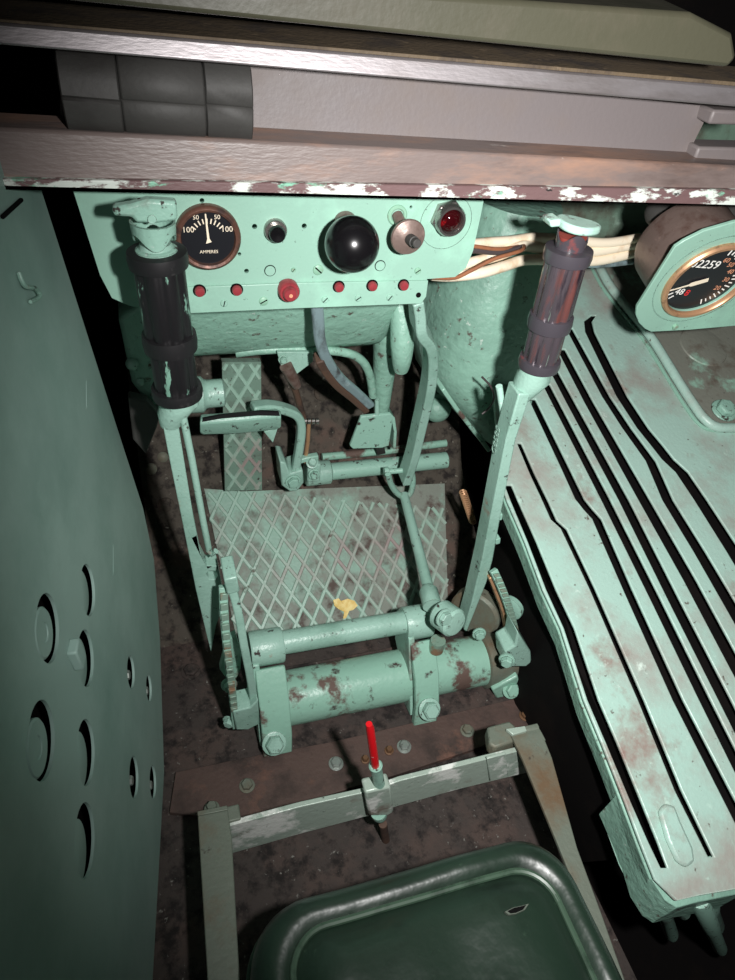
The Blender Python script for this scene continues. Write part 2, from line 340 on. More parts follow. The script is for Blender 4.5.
# ---------------------------------------------------------- roof rails above
def line3(a, c, y, e0=-.8, e1=1.7):
    p, q = P(a[0], a[1], y=y), P(c[0], c[1], y=y); return p+(q-p)*e0, p+(q-p)*e1
def beam(name, mt, label, cat, top, bot, y, back, rise=0, **k):
    e = k.get('ext', (-.8, 1.7))
    t0, t1 = line3(*top, y, *e); b0, b1 = line3(*bot, y, *e); bk = V((0, back, rise))
    b = MB(); b.loft([[t0, t0+bk, b0+bk, b0], [t1, t1+bk, b1+bk, b1]])
    return tag(b.build(name, mt, bevel=k.get('bevel', .0025)), label, cat)
ledge = thing('rusty_ledge', 'long rusty mauve steel ledge with chipped lower edge just above the instrument panel', 'beam', P(370, 190, y=.70))
def bpart(name, mt, parent, top, bot, y, back, rise=0, ext=(-.8, 1.7), bevel=.0025, label=None, lean=0):
    t0, t1 = line3(*top, y+lean, *ext); b0, b1 = line3(*bot, y, *ext); bk = V((0, back, rise))
    b = MB(); b.loft([[t0, t0+bk, b0+bk, b0], [t1, t1+bk, b1+bk, b1]])
    return b.build(name, mt, parent, bevel=bevel, label=label)
bpart('web', m_ledge, ledge, ((0, 128), (735, 166)), ((0, 179), (735, 190)), .70, .04, .003, lean=.005)
bpart('lip', m_lip, ledge, ((0, 179), (735, 190)), ((0, 187), (735, 206)), .694, .045, label='chipped white and mint lip')
rail = thing('grey_rail', 'long shiny grey steel rail with brown rusty top above the recess', 'beam', P(370, 60, y=.68))
bpart('web', m_rail, rail, ((0, 22), (735, 86)), ((0, 45), (735, 107)), .68, .05, 0, lean=.006)
bpart('top_flange', m_railtop, rail, ((0, 19), (735, 82)), ((0, 22), (735, 86)), .685, .09, .002, bevel=.001, label='brown rusted top face')
r = MB(); r.prism([P(60, 38, y=.75), P(706, 106, y=.75), P(704, 122, y=.748), P(690, 150, y=.743), P(684, 160, y=.742), P(60, 128, y=.742)], V((0, .02, 0)))
tag(r.build('recess_panel', m_recess), 'smooth grey panel recessed between shiny grey rail and rusty ledge', 'panel')
t0 = [P(-400, -64, y=.64), P(692, 13, y=.64), P(733, 34, y=.64), P(737, 58, y=.64), P(728, 68, y=.64), P(-400, -46, y=.64)]
b = MB(); b.prism(t0, V((0, .07, .006)))
tag(b.build('olive_slab', m_olive, bevel=.004), 'olive grey steel slab with rounded right end along the very top', 'slab')
# padded roller: three segments
pad = thing('padded_roller', 'dark grey padded roller with a seam in the recess at upper left', 'roller', P(150, 125, y=.715))
for (xa, xb, nm) in [(62, 120, 'segment'), (120, 202, 'segment'), (202, 248, 'segment')]:
    k = .052
    cA, cB = P(xa, 90+k*(xa-62)-2, y=.735), P(xb, 92+k*(xb-62)-2, y=.735); hh = 38*S(cA)
    rings = []
    for (fr, sc) in [(0, .94), (.03, 1.0), (.97, 1.0), (1, .94)]:
        o = cA.lerp(cB, fr); prof = []
        for (yy, zz) in [(.02, 1), (-.012, 1), (-.024, .86), (-.032, .45), (-.0335, .06), (-.0315, 0), (-.0335, -.06), (-.032, -.45), (-.024, -.86), (-.012, -1), (.02, -1)]:
            prof.append(o+V((0, yy*sc, zz*hh*sc)))
        rings.append(prof)
    MB().loft(rings).build(nm, m_pad, pad, ang=50)
for (x0, x1, y0, y1, lb) in [(714, 760, 110, 126, 'upper of two small grey blocks at right end of the recess'), (699, 760, 147, 163, 'lower of two small grey blocks at right end of the recess')]:
    p = P(x0, y0, y=.725); q = P(x1, y1, y=.725)
    b = MB(); b.bx(p.x, q.x, .725, .76, q.z, p.z); tag(b.build('stop_block', m_recess, bevel=.003), lb, 'block')

# ============================================================= FRONT CASTING
# round mint housing behind and below the panel: cross-sections in y,z swept along x
cast = thing('front_casting', 'large rounded mint casting across the front below the instrument panel', 'casting', V((.15, .9, .5)))
prof = [(.86, .86), (.845, .78), (.84, .70), (.85, .62), (.875, .56), (.90, .522), (.91, .506), (.922, .493), (.945, .488), (.96, .495), (.99, .56), (.99, .86)]
b = MB(); rings = []
xl = P(120, 330, y=.86).x; xr = P(400, 330, y=.88).x
for x, f in [(xl, 0), (xl+.02, .6), (xl+.05, 1), (xr-.03, 1), (xr-.015, .95), (xr-.004, .8), (xr, .5)]:
    rings.append([V((x, .99+(y-.99)*(.55+.45*f), z+(0 if z > .6 else (1-f)*.03))) for y, z in prof])
b.loft(rings); b.build('housing', m_mint_cast, cast, ang=60)
lipp = smoothpath([P(236, 353, y=.925), P(262, 350, y=.92), P(300, 349, y=.92), P(342, 352, y=.92), P(360, 359, y=.925), P(369, 373, y=.93), P(373, 396, y=.94)], 6)
MB().tube(lipp, .007, 10).build('lip', m_mint_cast, cast)
# foot of the casting, right of the opening
b = MB(); b.loft([circ(P(392, 300, y=.935), UX, UY, .030, 20), circ(P(388, 335, y=.94), UX, UY, .024, 20), circ(P(384, 372, y=.95), UX, UY, .0185, 20), circ(P(381, 415, y=.965), UX, UY, .013, 20)])
b.build('foot', m_mint_cast, cast, ang=60)
lug = smoothpath([P(399, 300, y=.885), P(402, 325, y=.875), P(402, 350, y=.868), P(401, 370, y=.872)], 4)
nL = len(lug)
MB().tube(lug, [.010+.008*math.sin(math.pi*min(1, (i+1)/nL*.95)) for i in range(nL)], 16).build('lug', m_mint_cast, cast, ang=60)
# plate with rod joint hanging from the lip
b = MB(); b.prism([P(p[0], p[1], y=.90) for p in [(277, 352), (313, 352), (313, 362), (296, 375), (281, 367)]], V((0, .006, 0)))
b.build('hanger_plate', m_mint, cast, bevel=.001)
MB().bolt(P(283, 359, y=.90), -UY, .0055, .007).build('bolt', m_mint, cast)
# left continuation with bolts (beside the left lever)
b = MB()
b.prism([P(p[0], p[1], y=.87) for p in [(118, 318), (150, 300), (185, 310), (190, 420), (150, 408), (132, 384)]], V((0, .06, 0)))
b.build('side_flange', m_mint_cast, cast, bevel=.006)
MB().sphere(P(132, 364, y=.868), .0085).build('rivet', m_mint, cast)
MB().sphere(P(140, 382, y=.868), .006).build('rivet', m_mint, cast)
# round boss behind the left grip
MB().lathe(P(205, 394, y=.90), UX, [(.020, -.04), (.024, -.034), (.027, -.02), (.027, -.004), (.022, 0), (.021, .004), (.021, .026), (.018, .028)], 28).build('boss', m_mint, cast)
b = MB(); b.prism([P(p[0], p[1], y=.84) for p in [(128, 398), (147, 402), (160, 416), (157, 428), (146, 455), (133, 440)]], V((0, .02, 0)))
tag(b.build('dark_bracket', m_pad, bevel=.003), 'small dark grey bent bracket at left of the black grip lever', 'bracket')

# right column casting
b = MB(); b.sphere(P(437, 408, y=.97), .026, 20, 12); b.tube([P(440, 400, y=.98), P(452, 360, y=1.02)], .026, 20); b.build('knuckle', m_mint_cast, cast, ang=60)
colm = thing('column_casting', 'rough mint column casting right of panel with chipped lower edge', 'casting', P(480, 400, y=.93))
sec = []
for (xl_, xr_, yy, dp) in [(470, 560, 196, .95), (455, 560, 240, .935), (440, 556, 285, .925), (431, 552, 330, .915), (430, 550, 365, .91), (434, 548, 388, .912), (446, 540, 402, .92), (470, 536, 428, .93)]:
    a, c = P(xl_, yy, y=dp+.05), P(xr_, yy+6, y=dp+.05); ring = []
    for k in range(13):
        u = k/12; p = a.lerp(c, u); e = abs(2*u-1)
        ring.append(p+V((0, -.075*(1-e**3.2), 0)))
    ring += [c+UY*.10, a+UY*.10]
    sec.append(ring)
MB().loft(sec).build('body', m_mint_cast, colm, ang=60)
b = MB(); b.sweep([P(437, 380, y=.855), P(450, 399, y=.86), P(475, 431, y=.865), P(484, 443, y=.866)], UY, .05, .007)
b.build('lower_edge', m_mint_rusty, colm, bevel=.002, label='chipped lower edge')

# ========================================================== INSTRUMENT PANEL
PY = .75
pan = thing('instrument_panel', 'mint green instrument panel with ammeter, black ball knob and red lamp', 'panel', P(290, 300, y=PY))
def q(px, py): return P(px, py, y=PY)
out = [(71, 182), (73, 190), (100, 275), (112, 298), (130, 306), (160, 310), (190, 311), (300, 306), (420, 301), (425, 295), (427, 279), (455, 277), (466, 268), (473, 251), (481, 214), (487, 184)]
hol = [(202, 200.5, 2.2), (254.6, 226.5, 2.6), (304.2, 226, 2.6), (239.5, 254, 1.8), (246.5, 271, 2.4), (411, 207, 1.6)]
mm = S(q(290, 250))
b = MB(); b.plate([q(*p) for p in out], [circ(q(x, y), UX, UZ, r*mm, 12) for x, y, r in hol], V((0, .004, 0)))
b.build('panel_plate', m_mint_panel, pan, smooth=False)
b = MB(); st = [(186, 285.5), (274, 281.5), (277, 292), (285, 297), (294, 295), (298, 287), (302, 281), (427, 279), (425, 295), (420, 301.5), (190, 311.5)]
st = [(186, 285.5), (273, 282), (301, 281), (427, 279), (425, 295), (420, 302), (300, 306.5), (190, 311.5)]
b.prism([q(*p)-UY*.002 for p in st], V((0, -.003, 0)))
strip = b.build('fuse_strip', m_mint_panel, pan, bevel=.0008)
for x, y in [(199, 288.5), (236, 287.5), (337.5, 284.5), (370.8, 283.5), (402, 283)]:
    c = q(x, y)-UY*.005
    MB().lathe(c, -UY, [(.0073, 0), (.0073, .0008)], 20).build('button_recess', m_hole, pan)
    MB().lathe(c-UY*.0004, -UY, [(.0056, 0), (.0056, .004), (.0048, .0055), (.002, .006)], 20).build('fuse_button', m_redbtn, pan, label='small red round button')
c = q(287, 287)-UY*.004
rb = MB().lathe(c, -UY, [(.0122, 0), (.0122, .010), (.0108, .012), (.0085, .012), (.0080, .017), (.0068, .0185), (.002, .019)], 28).build('large_button', m_redbtn, pan, label='larger red push button')
MB().lathe(c-UY*.0188, -UY, [(.0022, 0), (.0022, .0008)], 14).build('button_mark', m_orange, rb)
def screw(x, y, r, mt=m_slot, ang=.8, dz=.005):
    c = q(x, y)-UY*dz
    s_ = MB().lathe(c, -UY, [(r, 0), (r, .0012), (r*.8, .002)], 18).build('screw', mt, pan)
    d = V((math.cos(ang), 0, math.sin(ang)))
    MB().box(c-UY*.002, d*r*.85, UY*.0003, UY.cross(d)*r*.13).build('slot', m_hole, s_)
for x, y, r, a in [(262.8, 299, .0052, .5), (223.5, 301, .0042, 1.3), (324, 297.5, .0042, .8), (357, 296, .0042, .6), (388.5, 295.5, .0042, .9)]: screw(x, y, r, m_mint_panel if r < .005 else m_slot, a)
screw(417, 293, .0032, m_hole, .6); screw(293.3, 269.5, .0026, m_slot, .9, .0005)
screw(318, 269.5, .006, m_slot, 2.4, .0005); screw(417.5, 270.5, .004, m_slot, .6, .0005)
for x, y in [(270, 270.5), (380, 265.5)]:
    MB().ring(q(x, y)-UY*.0001, -UY, .0058, .0066, .0008, 24).build('plug_rim', m_hole, pan)
    MB().lathe(q(x, y), -UY, [(.0057, 0), (.0057, .0012)], 20).build('blanking_plug', m_mint_panel, pan)
MB().ring(q(446, 222)-UY*.0001, -UY, .0312, .0318, .0004, 48).build('scribed_circle', m_mint_worn, pan)
# ammeter
ac = q(207.5, 236); R = 31*mm
am = MB().lathe(ac, -UY, [(R, 0), (R, .007), (R*.97, .0095), (R*.90, .011), (R*.83, .010), (R*.80, .006), (.001, .0055)], 48).build('ammeter', m_bezel, pan, label='round ammeter with rusty brown bezel and black dial')
MB().lathe(ac, -UY, [(R*.80, .0058), (R*.80, .0062), (.001, .0062)], 40).build('dial', m_dial, am)
f0 = ac-UY*.0067
b = MB()
for d, a in zip(range(9), [math.radians(t) for t in (142, 130, 117, 104, 91, 78, 65, 52, 40)]):
    dv = V((math.cos(a), 0, math.sin(a))); b.box(f0+dv*R*.53, dv*R*.075, UY*.0002, UY.cross(dv)*R*.018)
for s_, x, z, sz in [('100', -.58, .27, .24), ('50', -.33, .64, .19), ('50', .30, .64, .19), ('100', .58, .27, .24)]:
    textmb(b, s_, f0+UX*R*x+UZ*R*z, UX, UZ, R*sz, .0001)
textmb(b, 'AMPERES', f0-UZ*R*.42, UX, UZ, R*.14, .0001)
b.build('dial_lettering', m_cream, am, smooth=False)
dv = V((-.06, 0, 1)).normalized(); sd = UY.cross(dv)
b = MB(); b.prism([f0-UY*.001+dv*R*-.10+sd*R*.09, f0-UY*.001+dv*R*-.14-sd*R*.09, f0-UY*.001-sd*R*.035, f0-UY*.001+dv*R*.76-sd*R*.02, f0-UY*.001+dv*R*.76+sd*R*.02, f0-UY*.001+sd*R*.035], -UY*.0006)
b.build('needle', m_cream, am, smooth=False)
# small nickel push switch
c = q(275, 229.5)
sw = MB().lathe(c, -UY, [(.0125, 0), (.0125, .005), (.0115, .0065), (.009, .0065), (.0088, .010)], 28).build('push_switch', m_chrome, pan, label='nickel ringed black push switch')
MB().lathe(c-UY*.006, -UY, [(.0088, 0), (.0088, .010), (.0078, .0115), (.005, .0112), (.001, .0105)], 24).build('plunger', m_black, sw)
# black ball knob
kc = P(352, 244.5, y=PY-.047); kr = 27.5*S(kc)
kb = MB().lathe(q(345, 222), (kc-q(345, 222)), [(.013, 0), (.013, .012), (.010, .014), (.007, .016), (.007, .035)], 22).build('knob_stem', m_brownmetal, pan)
pf = [(kr*math.sin(math.pi*i/22), -kr*math.cos(math.pi*i/22)) for i in range(23)]
MB().lathe(kc, -UY, pf, 48).build('ball_knob', m_black, pan, ang=80, label='large glossy black ball knob')
# brown starter knob
c0 = q(397, 215); c1 = P(408, 237, y=PY-.030); ax = (c1-c0).normalized(); L0 = (c1-c0).length; r0 = 18*S(c1)
MB().ring(c0, -UY, .007, .0115, .003, 28).build('bush', m_slot, pan)
MB().lathe(c0, ax, [(.0062, 0), (.0062, L0)], 18).build('knob_shaft', m_brownmetal, pan)
sk = MB().lathe(c1, -UY, [(r0*.55, -.006), (r0*.96, -.003), (r0, 0), (r0*.95, .002), (r0*.5, .0055), (r0*.36, .0065)], 36).build('disc_knob', m_brownmetal, pan, label='brown metal disc knob')
MB().lathe(c1-UY*.005, V((.12, -1, .1)), [(.0062, 0), (.0060, .012), (.0050, .0125), (.0050, .019), (.004, .020)], 18).build('stud', m_pad, sk)
# red warning lamp
c = q(447, 217)
wl_ = MB().lathe(c, -UY, [(.0205, 0), (.0205, .007), (.0185, .0085)], 6, ref=V((.3, 0, 1))).build('warning_lamp', m_chrome, pan, label='red warning lamp in a hexagonal nickel collar')
MB().ring(c-UY*.0075, -UY, .0128, .0180, .009, 36).build('collar', m_chrome, wl_)
MB().lathe(c-UY*.009, -UY, [(.0132*math.cos(t), .010*math.sin(t)) for t in [i*math.pi/2/8 for i in range(9)]], 32).build('lens', m_lens, wl_, ang=80)

# ================================================================= CABLES
def cable(pts, r, mt, label, name='cable'):
    w = smoothpath(pts, 6)
    return tag(MB().tube(w, r, 10).build(name, mt), label, 'cable', 'cables running behind the panel')
cable([P(440, 262, y=.80), P(462, 247, y=.815), P(486, 243, y=.83), P(512, 241, y=.84), P(535, 238, y=.85), P(570, 240, y=.86), P(606, 243, y=.87), P(640, 238, y=.88)], .0072, m_cable, 'topmost cream cable right of the panel, level with the red lamp')
cable([P(430, 272, y=.80), P(470, 263, y=.815), P(500, 255, y=.825), P(522, 246, y=.835), P(545, 249, y=.85), P(590, 252, y=.865), P(637, 244, y=.88)], .0074, m_cable, 'middle cream cable passing behind the plum grip')
cable([P(432, 275, y=.80), P(452, 276, y=.797), P(480, 273, y=.80), P(505, 266, y=.815), P(525, 260, y=.83), P(555, 260, y=.85), P(595, 261, y=.865), P(634, 253, y=.88)], .0074, m_cable, 'lowest cream cable sagging below the panel corner')
cable([P(425, 276, y=.775), P(440, 278, y=.777), P(456, 277.5, y=.782), P(472, 270, y=.786), P(494, 259, y=.79), P(520, 251, y=.80), P(524, 246, y=.82)], .0026, m_copper, 'thin brown cable looping across the cream cables')
cable([P(440, 246, y=.80), P(470, 246, y=.806), P(495, 249, y=.81), P(510, 248, y=.82), P(520, 246, y=.83)], .0026, m_copper, 'thin brown cable lying on the topmost cream cable')
cable([P(440, 250, y=.805), P(474, 250, y=.81), P(500, 252, y=.815), P(524, 247, y=.825)], .0042, m_dkcable, 'dark grey cable between two cream cables')
cable([P(560, 262, y=.85), P(595, 265.5, y=.865), P(632, 262, y=.88)], .004, m_bluegrey, 'blue grey cable below the cream cables right of the plum grip')

# ========================================================= STEERING LEVERS
def lever_grip(root, top, bot, r, mg, mb, mtop, kind):
    ax = (top-bot).normalized(); L = (top-bot).length; ref = V((0, -1, 0))
    def sec(name, h0, h1, r_):
        n = 64; pr = [(r_*.98, h0), (r_, h0+.002), (r_, h1-.002), (r_*.98, h1)]
        return MB().lathe(bot, ax, pr, n, flute=8, fd=r_*.10, ref=ref).build(name, mg, root, ang=60)
    sec('grip', .012, L*.42, r*.94); sec('grip', L*.42, L-.010, r)
    def band(h, hh, rr):
        return MB().lathe(bot, ax, [(rr*.8, h), (rr, h+.001), (rr*1.03, h+hh*.5), (rr, h+hh-.001), (rr*.8, h+hh)], 40).build('band', mb, root)
    band(0.0, .014, r*1.08); band(L*.42-.009, .019, r*1.10); band(L-.013, .016, r*1.13)
    return ax
# left lever, black grip
LY = .67
ll = thing('steering_lever', 'left steering lever with worn black fluted grip in front of the ammeter', 'lever', P(211, 640, y=LY))
gt, gb = P(157, 253, y=LY-.005), P(178, 396, y=LY-.005)
r_ = 24*S(P(168, 330, y=LY)); axl = lever_grip(ll, gt, gb, r_, m_gripblack, m_rubber, m_chipcap, 0)
sc_ = S(gt)
MB().lathe(gt-axl*.012, axl, [(.016, 0), (.016, .018), (.014, .022)], 28).build('grip_neck', m_mint, ll)
# trigger collar: crown with a dip in front
b = MB(); n = 40; rings = []
sd = V((1, 0, 0)); fr = axl.cross(sd).normalized(); 
for (rr, kind) in [(.0195, 0), (.0205, 1), (.0185, 1), (.0175, 0)]:
    ring = []
    for j in range(n):
        a = 2*math.pi*j/n
        low = .008+.012*(.5+.5*math.cos(3*a+math.pi*.5))
        h = low if kind == 0 else .030
        ring.append(gt+axl*h+(sd*math.cos(a)+fr*math.sin(a))*rr)
    rings.append(ring)
b.loft(rings+[rings[0]], True, False); b.build('trigger_collar', m_mint_worn, ll, ang=50)
MB().lathe(gt, axl, [(.018, .0), (.0195, .002), (.0195, .004), (.016, .006)], 30).build('trigger_flange', m_mint_worn, ll)
capc = P(155, 217, y=LY-.005)
b = MB(); o2 = [P(*p, y=LY-.03) for p in [(112, 213), (131, 210), (148, 205), (178, 207), (179, 226), (160, 229), (137, 229), (133, 223), (114, 222)]]
b.prism([p+V((0, .012, 0)) for p in o2], V((0, .012, .001))); b.build('thumb_trigger', m_mint_worn, ll, bevel=.003)
MB().lathe(P(152, 219, y=LY-.018), V((0, -1, .1)), [(.004, 0), (.004, .0015)], 16).build('trigger_pin', m_mint_worn, ll)
# boss and bar
MB().loft([circ(P(181, 388, y=LY), UX, V((0, 1, 0)), .017, 20), circ(P(180, 402, y=LY), UX, UY, .021, 20), circ(P(174, 412, y=LY), UX, UY, .018, 20), circ(P(171, 424, y=LY), UX, UY, .012, 20)]).build('boss', m_mint, ll)
b = MB(); fp = [(163, 408), (185, 402), (186, 410), (178, 422), (184, 460), (193, 515), (201, 555), (207, 566), (218, 566), (223, 590), (223, 608), (216, 626), (211, 652), (206, 632), (196, 590), (182, 520), (168, 452), (162, 420)]
hole = [(206, 574), (209, 571), (216, 571), (218, 576), (215, 580), (209, 579)]
b.plate([P(*p, y=LY-.01) for p in fp], [[P(*p, y=LY-.01) for p in hole]], V((0, .022, 0)))
b.build('bar', m_mint, ll, bevel=.0015)
MB().tube([P(183, 416, y=LY-.012), P(192, 460, y=LY-.012), P(203, 520, y=LY-.012), P(209, 550, y=LY-.012), P(212, 554, y=LY-.012), P(216, 551, y=LY-.014)], .0042, 12).build('latch_rod', m_mint, ll)
# right lever, plum grip
RY = .66
rl = thing('steering_lever', 'right steering lever with plum coloured fluted grip beside the ribbed cover', 'lever', P(466, 630, y=RY))
gt, gb = P(569, 250, y=RY), P(538, 367, y=RY)
r_ = 20*S(P(553, 310, y=RY)); axr = lever_grip(rl, gt, gb, r_, m_gripplum, m_plumband, m_chipcap, 1)
MB().lathe(gt-axr*.010, axr, [(.015, 0), (.0135, .020), (.016, .026)], 24).build('grip_neck', m_redmetal, rl)
b = MB(); n = 40; rings = []; fr = axr.cross(sd).normalized()
for (rr, kind) in [(.0165, 0), (.0175, 1), (.0160, 1), (.0150, 0)]:
    ring = []
    for j in range(n):
        a = 2*math.pi*j/n; low = .012+.010*(.5+.5*math.cos(3*a-math.pi*.3)); h = -.004 if kind == 0 else low
        ring.append(gt+axr*h+(sd*math.cos(a)+fr*math.sin(a))*rr)
    rings.append(ring)
b.loft(rings+[rings[0]], True, False); b.build('trigger_collar', m_plumband, rl, ang=50)
ct = P(578, 224, y=RY)
b = MB(); oo = []
for j in range(24):
    a = 2*math.pi*j/24; rr = .026+.002*math.cos(3*a)
    oo.append(ct+V((math.cos(a)*rr, math.sin(a)*rr*.8, -.010*math.cos(a)*.3-.006)))
b.prism(oo, V((0, 0, .009))); b.build('thumb_trigger', m_chipcap, rl, bevel=.0025)
b = MB(); b.prism([P(*p, y=RY-.018) for p in [(550, 221), (562, 219), (561, 227), (551, 228)]], V((0, .02, 0))); b.build('trigger_wing', m_chipcap, rl, bevel=.002)
MB().loft([circ(P(537, 362, y=RY), UX, UY, .018, 20), circ(P(533, 378, y=RY), UX, UY, .022, 20), circ(P(526, 388, y=RY), UX, UY, .018, 20), circ(P(520, 398, y=RY), UX, UY, .012, 20)]).build('boss', m_mint, rl)
b = MB(); fy = RY-.018
lp = [(519, 394), (506, 440), (491, 515), (482, 560), (472, 602), (464, 630)]
rp = [(531, 394), (516, 440), (501, 515), (493, 560), (487, 582), (467, 632)]
b.prism([P(*p, y=fy) for p in lp]+[P(*p, y=fy) for p in reversed(rp)], V((0, .031, 0)))
bar = b.build('bar', m_mint, rl, bevel=.002)
# raised casting figures on the left face of the bar
tp = P(501, 424, y=RY); bt = P(491, 462, y=RY)
xl0 = P(503, 440, y=fy); d1 = (P(503, 424, y=fy)-P(492.5, 480, y=fy)).normalized()
txc = P(506.5, 424, y=fy).lerp(P(497, 470, y=fy), .5)+V((-.0012, .016, 0))
b = MB(); textmb(b, 'C8585', txc, d1, (UY-d1*d1.y).normalized(), .017, .0006)
b.build('casting_figures', m_mint, bar, smooth=False)
for (x, y) in [(496, 516), (494, 540)]:
    MB().box(P(x, y, y=RY), V((.008, 0, .002)), UY*.006, V((-.001, 0, .006))).build('pawl', m_mint_worn, rl, bevel=.0015)
hub = P(476, 612, y=RY+.01)
MB().lathe(hub, V((-.75, -.65, .1)), [(.045, -.012), (.045, .006), (.040, .010), (.001, .010)], 36).build('hub', m_rustybar, rl)
MB().bolt(P(479, 633, y=RY-.05), V((-.2, -1, .2)), .0085, .010).build('bolt', m_mint_worn, rl)
MB().tube([P(504, 420, y=RY+.02), P(500, 392, y=RY+.02), P(499, 386, y=RY+.02)], .0045, 10).build('latch_rod', m_chipcap, rl)
cable([P(482, 377, y=.80), P(491, 387, y=.80), P(494, 398, y=.80), P(489, 408, y=.80), P(482, 414, y=.80)], .0016, m_dkcable, 'thin dark wire loop in the shadow left of the right lever')
sp = []
s0, s1 = P(463, 492, y=.78), P(473, 522, y=.78); d = (s1-s0); 
for i in range(0, 16*12+1):
    a = 2*math.pi*i/12; sp.append(s0+d*i/(16*12)+(UX*math.cos(a)+UY*math.sin(a))*.006)
tag(MB().tube(sp, .0014, 6).build('return_spring', m_brass), 'small coil spring in the gap left of the right lever', 'spring')

# ratchet quadrants
def quadrant(label, path, w, t, side, extra):
    root = thing('ratchet_quadrant', label, 'ratchet', path[-1])
    pth = smoothpath(path, 6)
    MB().sweep(pth, side, w, t).build('sector', m_mint_worn, root, bevel=.001)
    b = MB(); L = [0]
    for i in range(1, len(pth)): L.append(L[-1]+(pth[i]-pth[i-1]).length)
    tot = L[-1]; nT = 15
    sdv = V(side).normalized()
    for k in range(nT):
        s_ = tot*(.04+.80*k/nT)
        i = max(j for j in range(len(L)-1) if L[j] <= s_); p = pth[i].lerp(pth[i+1], (s_-L[i])/(L[i+1]-L[i]+1e-9)); tg = (pth[i+1]-pth[i]).normalized()
        nn = tg.cross((sdv-tg*sdv.dot(tg)).normalized()).normalized()
        if nn.dot(CAM-p) < 0: nn = -nn
        b.box(p+nn*t*.62, sdv*w*.42, tg*tot*.80/nT*.30, nn*t*.35)
    b.build('teeth', m_chain, root, bevel=.0006)
    extra(root); return root
def exL(r):
    MB().sweep(smoothpath([P(232, 586, y=.62), P(237, 606, y=.61), P(243, 640, y=.595), P(248, 665, y=.59), P(252, 690, y=.59), P(253, 716, y=.59)], 4), UY, .03, .011).build('outer_arm', m_mint, r, bevel=.0015)
    b = MB(); b.prism([P(*p, y=.60) for p in [(224, 580), (237, 577), (240, 592), (227, 595)]], V((0, .04, 0))); b.build('top_block', m_mint, r, bevel=.002)
    b = MB(); b.prism([P(*p, y=.565) for p in [(233, 712), (250, 708), (258, 700), (260, 724), (248, 730), (236, 730)]], V((0, .035, 0))); b.build('bottom_block', m_mint, r, bevel=.002)
    b = MB(); b.prism([P(*p, y=.625) for p in [(228, 640), (236, 636), (242, 655), (240, 672), (233, 684), (226, 678), (220, 670)]], V((0, .012, 0))); b.build('pawl_plate', m_mint_rusty, r, bevel=.001)
    MB().bolt(P(229, 684, y=.62), V((0, -1, .3)), .009, .012).build('bolt', m_mint_rusty, r)
    MB().bolt(P(230, 720, y=.585), V((-.5, -1, 0)), .008, .010).build('bolt', m_mint, r)
quadrant('left toothed ratchet quadrant at the foot of the black grip lever',
         [P(223, 586, y=.615), P(224.5, 620, y=.598), P(228, 655, y=.583), P(232, 690, y=.577), P(236, 726, y=.578)], .011, .010, UX, exL)
def exR(r):
    b = MB(); b.prism([P(*p, y=.552) for p in [(505, 652), (515, 646), (518, 632), (523, 640), (531, 652), (532, 662), (526, 667), (506, 667)]], V((0, .04, 0))); b.build('foot', m_mint, r, bevel=.003)
    MB().bolt(P(507, 659, y=.548), V((-.6, -1, .1)), .0095, .012).build('bolt', m_mint_worn, r)
    MB().sweep(smoothpath([P(489, 575, y=.64), P(497, 595, y=.628), P(504, 615, y=.62), P(508, 640, y=.612)], 4), UY, .016, .006).build('back_strap', m_brass, r, bevel=.001, label='bare rusty inner strap')
    MB().lathe(P(512, 606, y=.64), V((-1, -.7, 0)), [(.022, 0), (.022, .008), (.018, .01)], 24).build('sector_hub', m_mint_worn, r)
quadrant('right toothed ratchet quadrant at the foot of the plum grip lever',
         [P(493, 570, y=.63), P(500, 585, y=.618), P(507, 603, y=.607), P(513, 624, y=.60), P(518, 645, y=.597)], .012, .009, UX, exR)

# =================================================== CROSS SHAFT AND HOUSING
CY = .645
cs = thing('cross_shaft', 'slim mint cross shaft with two bracket arms above the thick tube', 'shaft', P(340, 720, y=CY))
a, c = P(274, 644, y=CY), P(434, 617, y=CY); ax = (c-a).normalized(); rS = 11.7*S(P(340, 632, y=CY))
MB().tube([a-ax*.02, c+ax*.01], rS, 28).build('tube', m_mint, cs)
def arm(x, top, w, mt, ypl, pts, bolt_, th):
    c0 = P(*top, y=CY); 
    MB().lathe(c0-ax*th/2, ax, [(rS*1.42, 0), (rS*1.5, .003), (rS*1.5, th-.003), (rS*1.42, th)], 32).build('boss', m_mint, cs)
    b = MB(); o = c0-ax*th/2
    # arm in the plane across the shaft: down and towards the rear onto the tube
    pr = [V((0, .030, .0)), V((0, -.030, .0)), V((0, -.062, -.07)), V((0, -.088, -.128)), V((0, -.060, -.135)), V((0, -.03, -.09)), V((0, .02, -.06))]
    b.prism([o+p for p in pr], ax*.010)
    b.build('arm', m_mint_worn, cs, bevel=.0015)
    b = MB(); b.sweep([o+ax*th*.5+V((0, -.030, -.01)), o+ax*th*.5+V((0, -.070, -.05)), o+ax*th*.5+V((0, -.092, -.098)), o+ax*th*.5+V((0, -.097, -.138))], ax, th*.9, .012)
    b.build('saddle', mt, cs, bevel=.002)
    MB().bolt(P(*bolt_, y=CY-.102), V((0, -.75, .65)), .0135, .016).build('bolt', m_mint, cs)
arm(0, (266, 647), .05, m_mint_rusty, 0, None, (274, 743), .050)
arm(1, (416, 622), .045, m_mint_rusty, 0, None, (429, 709), .045)
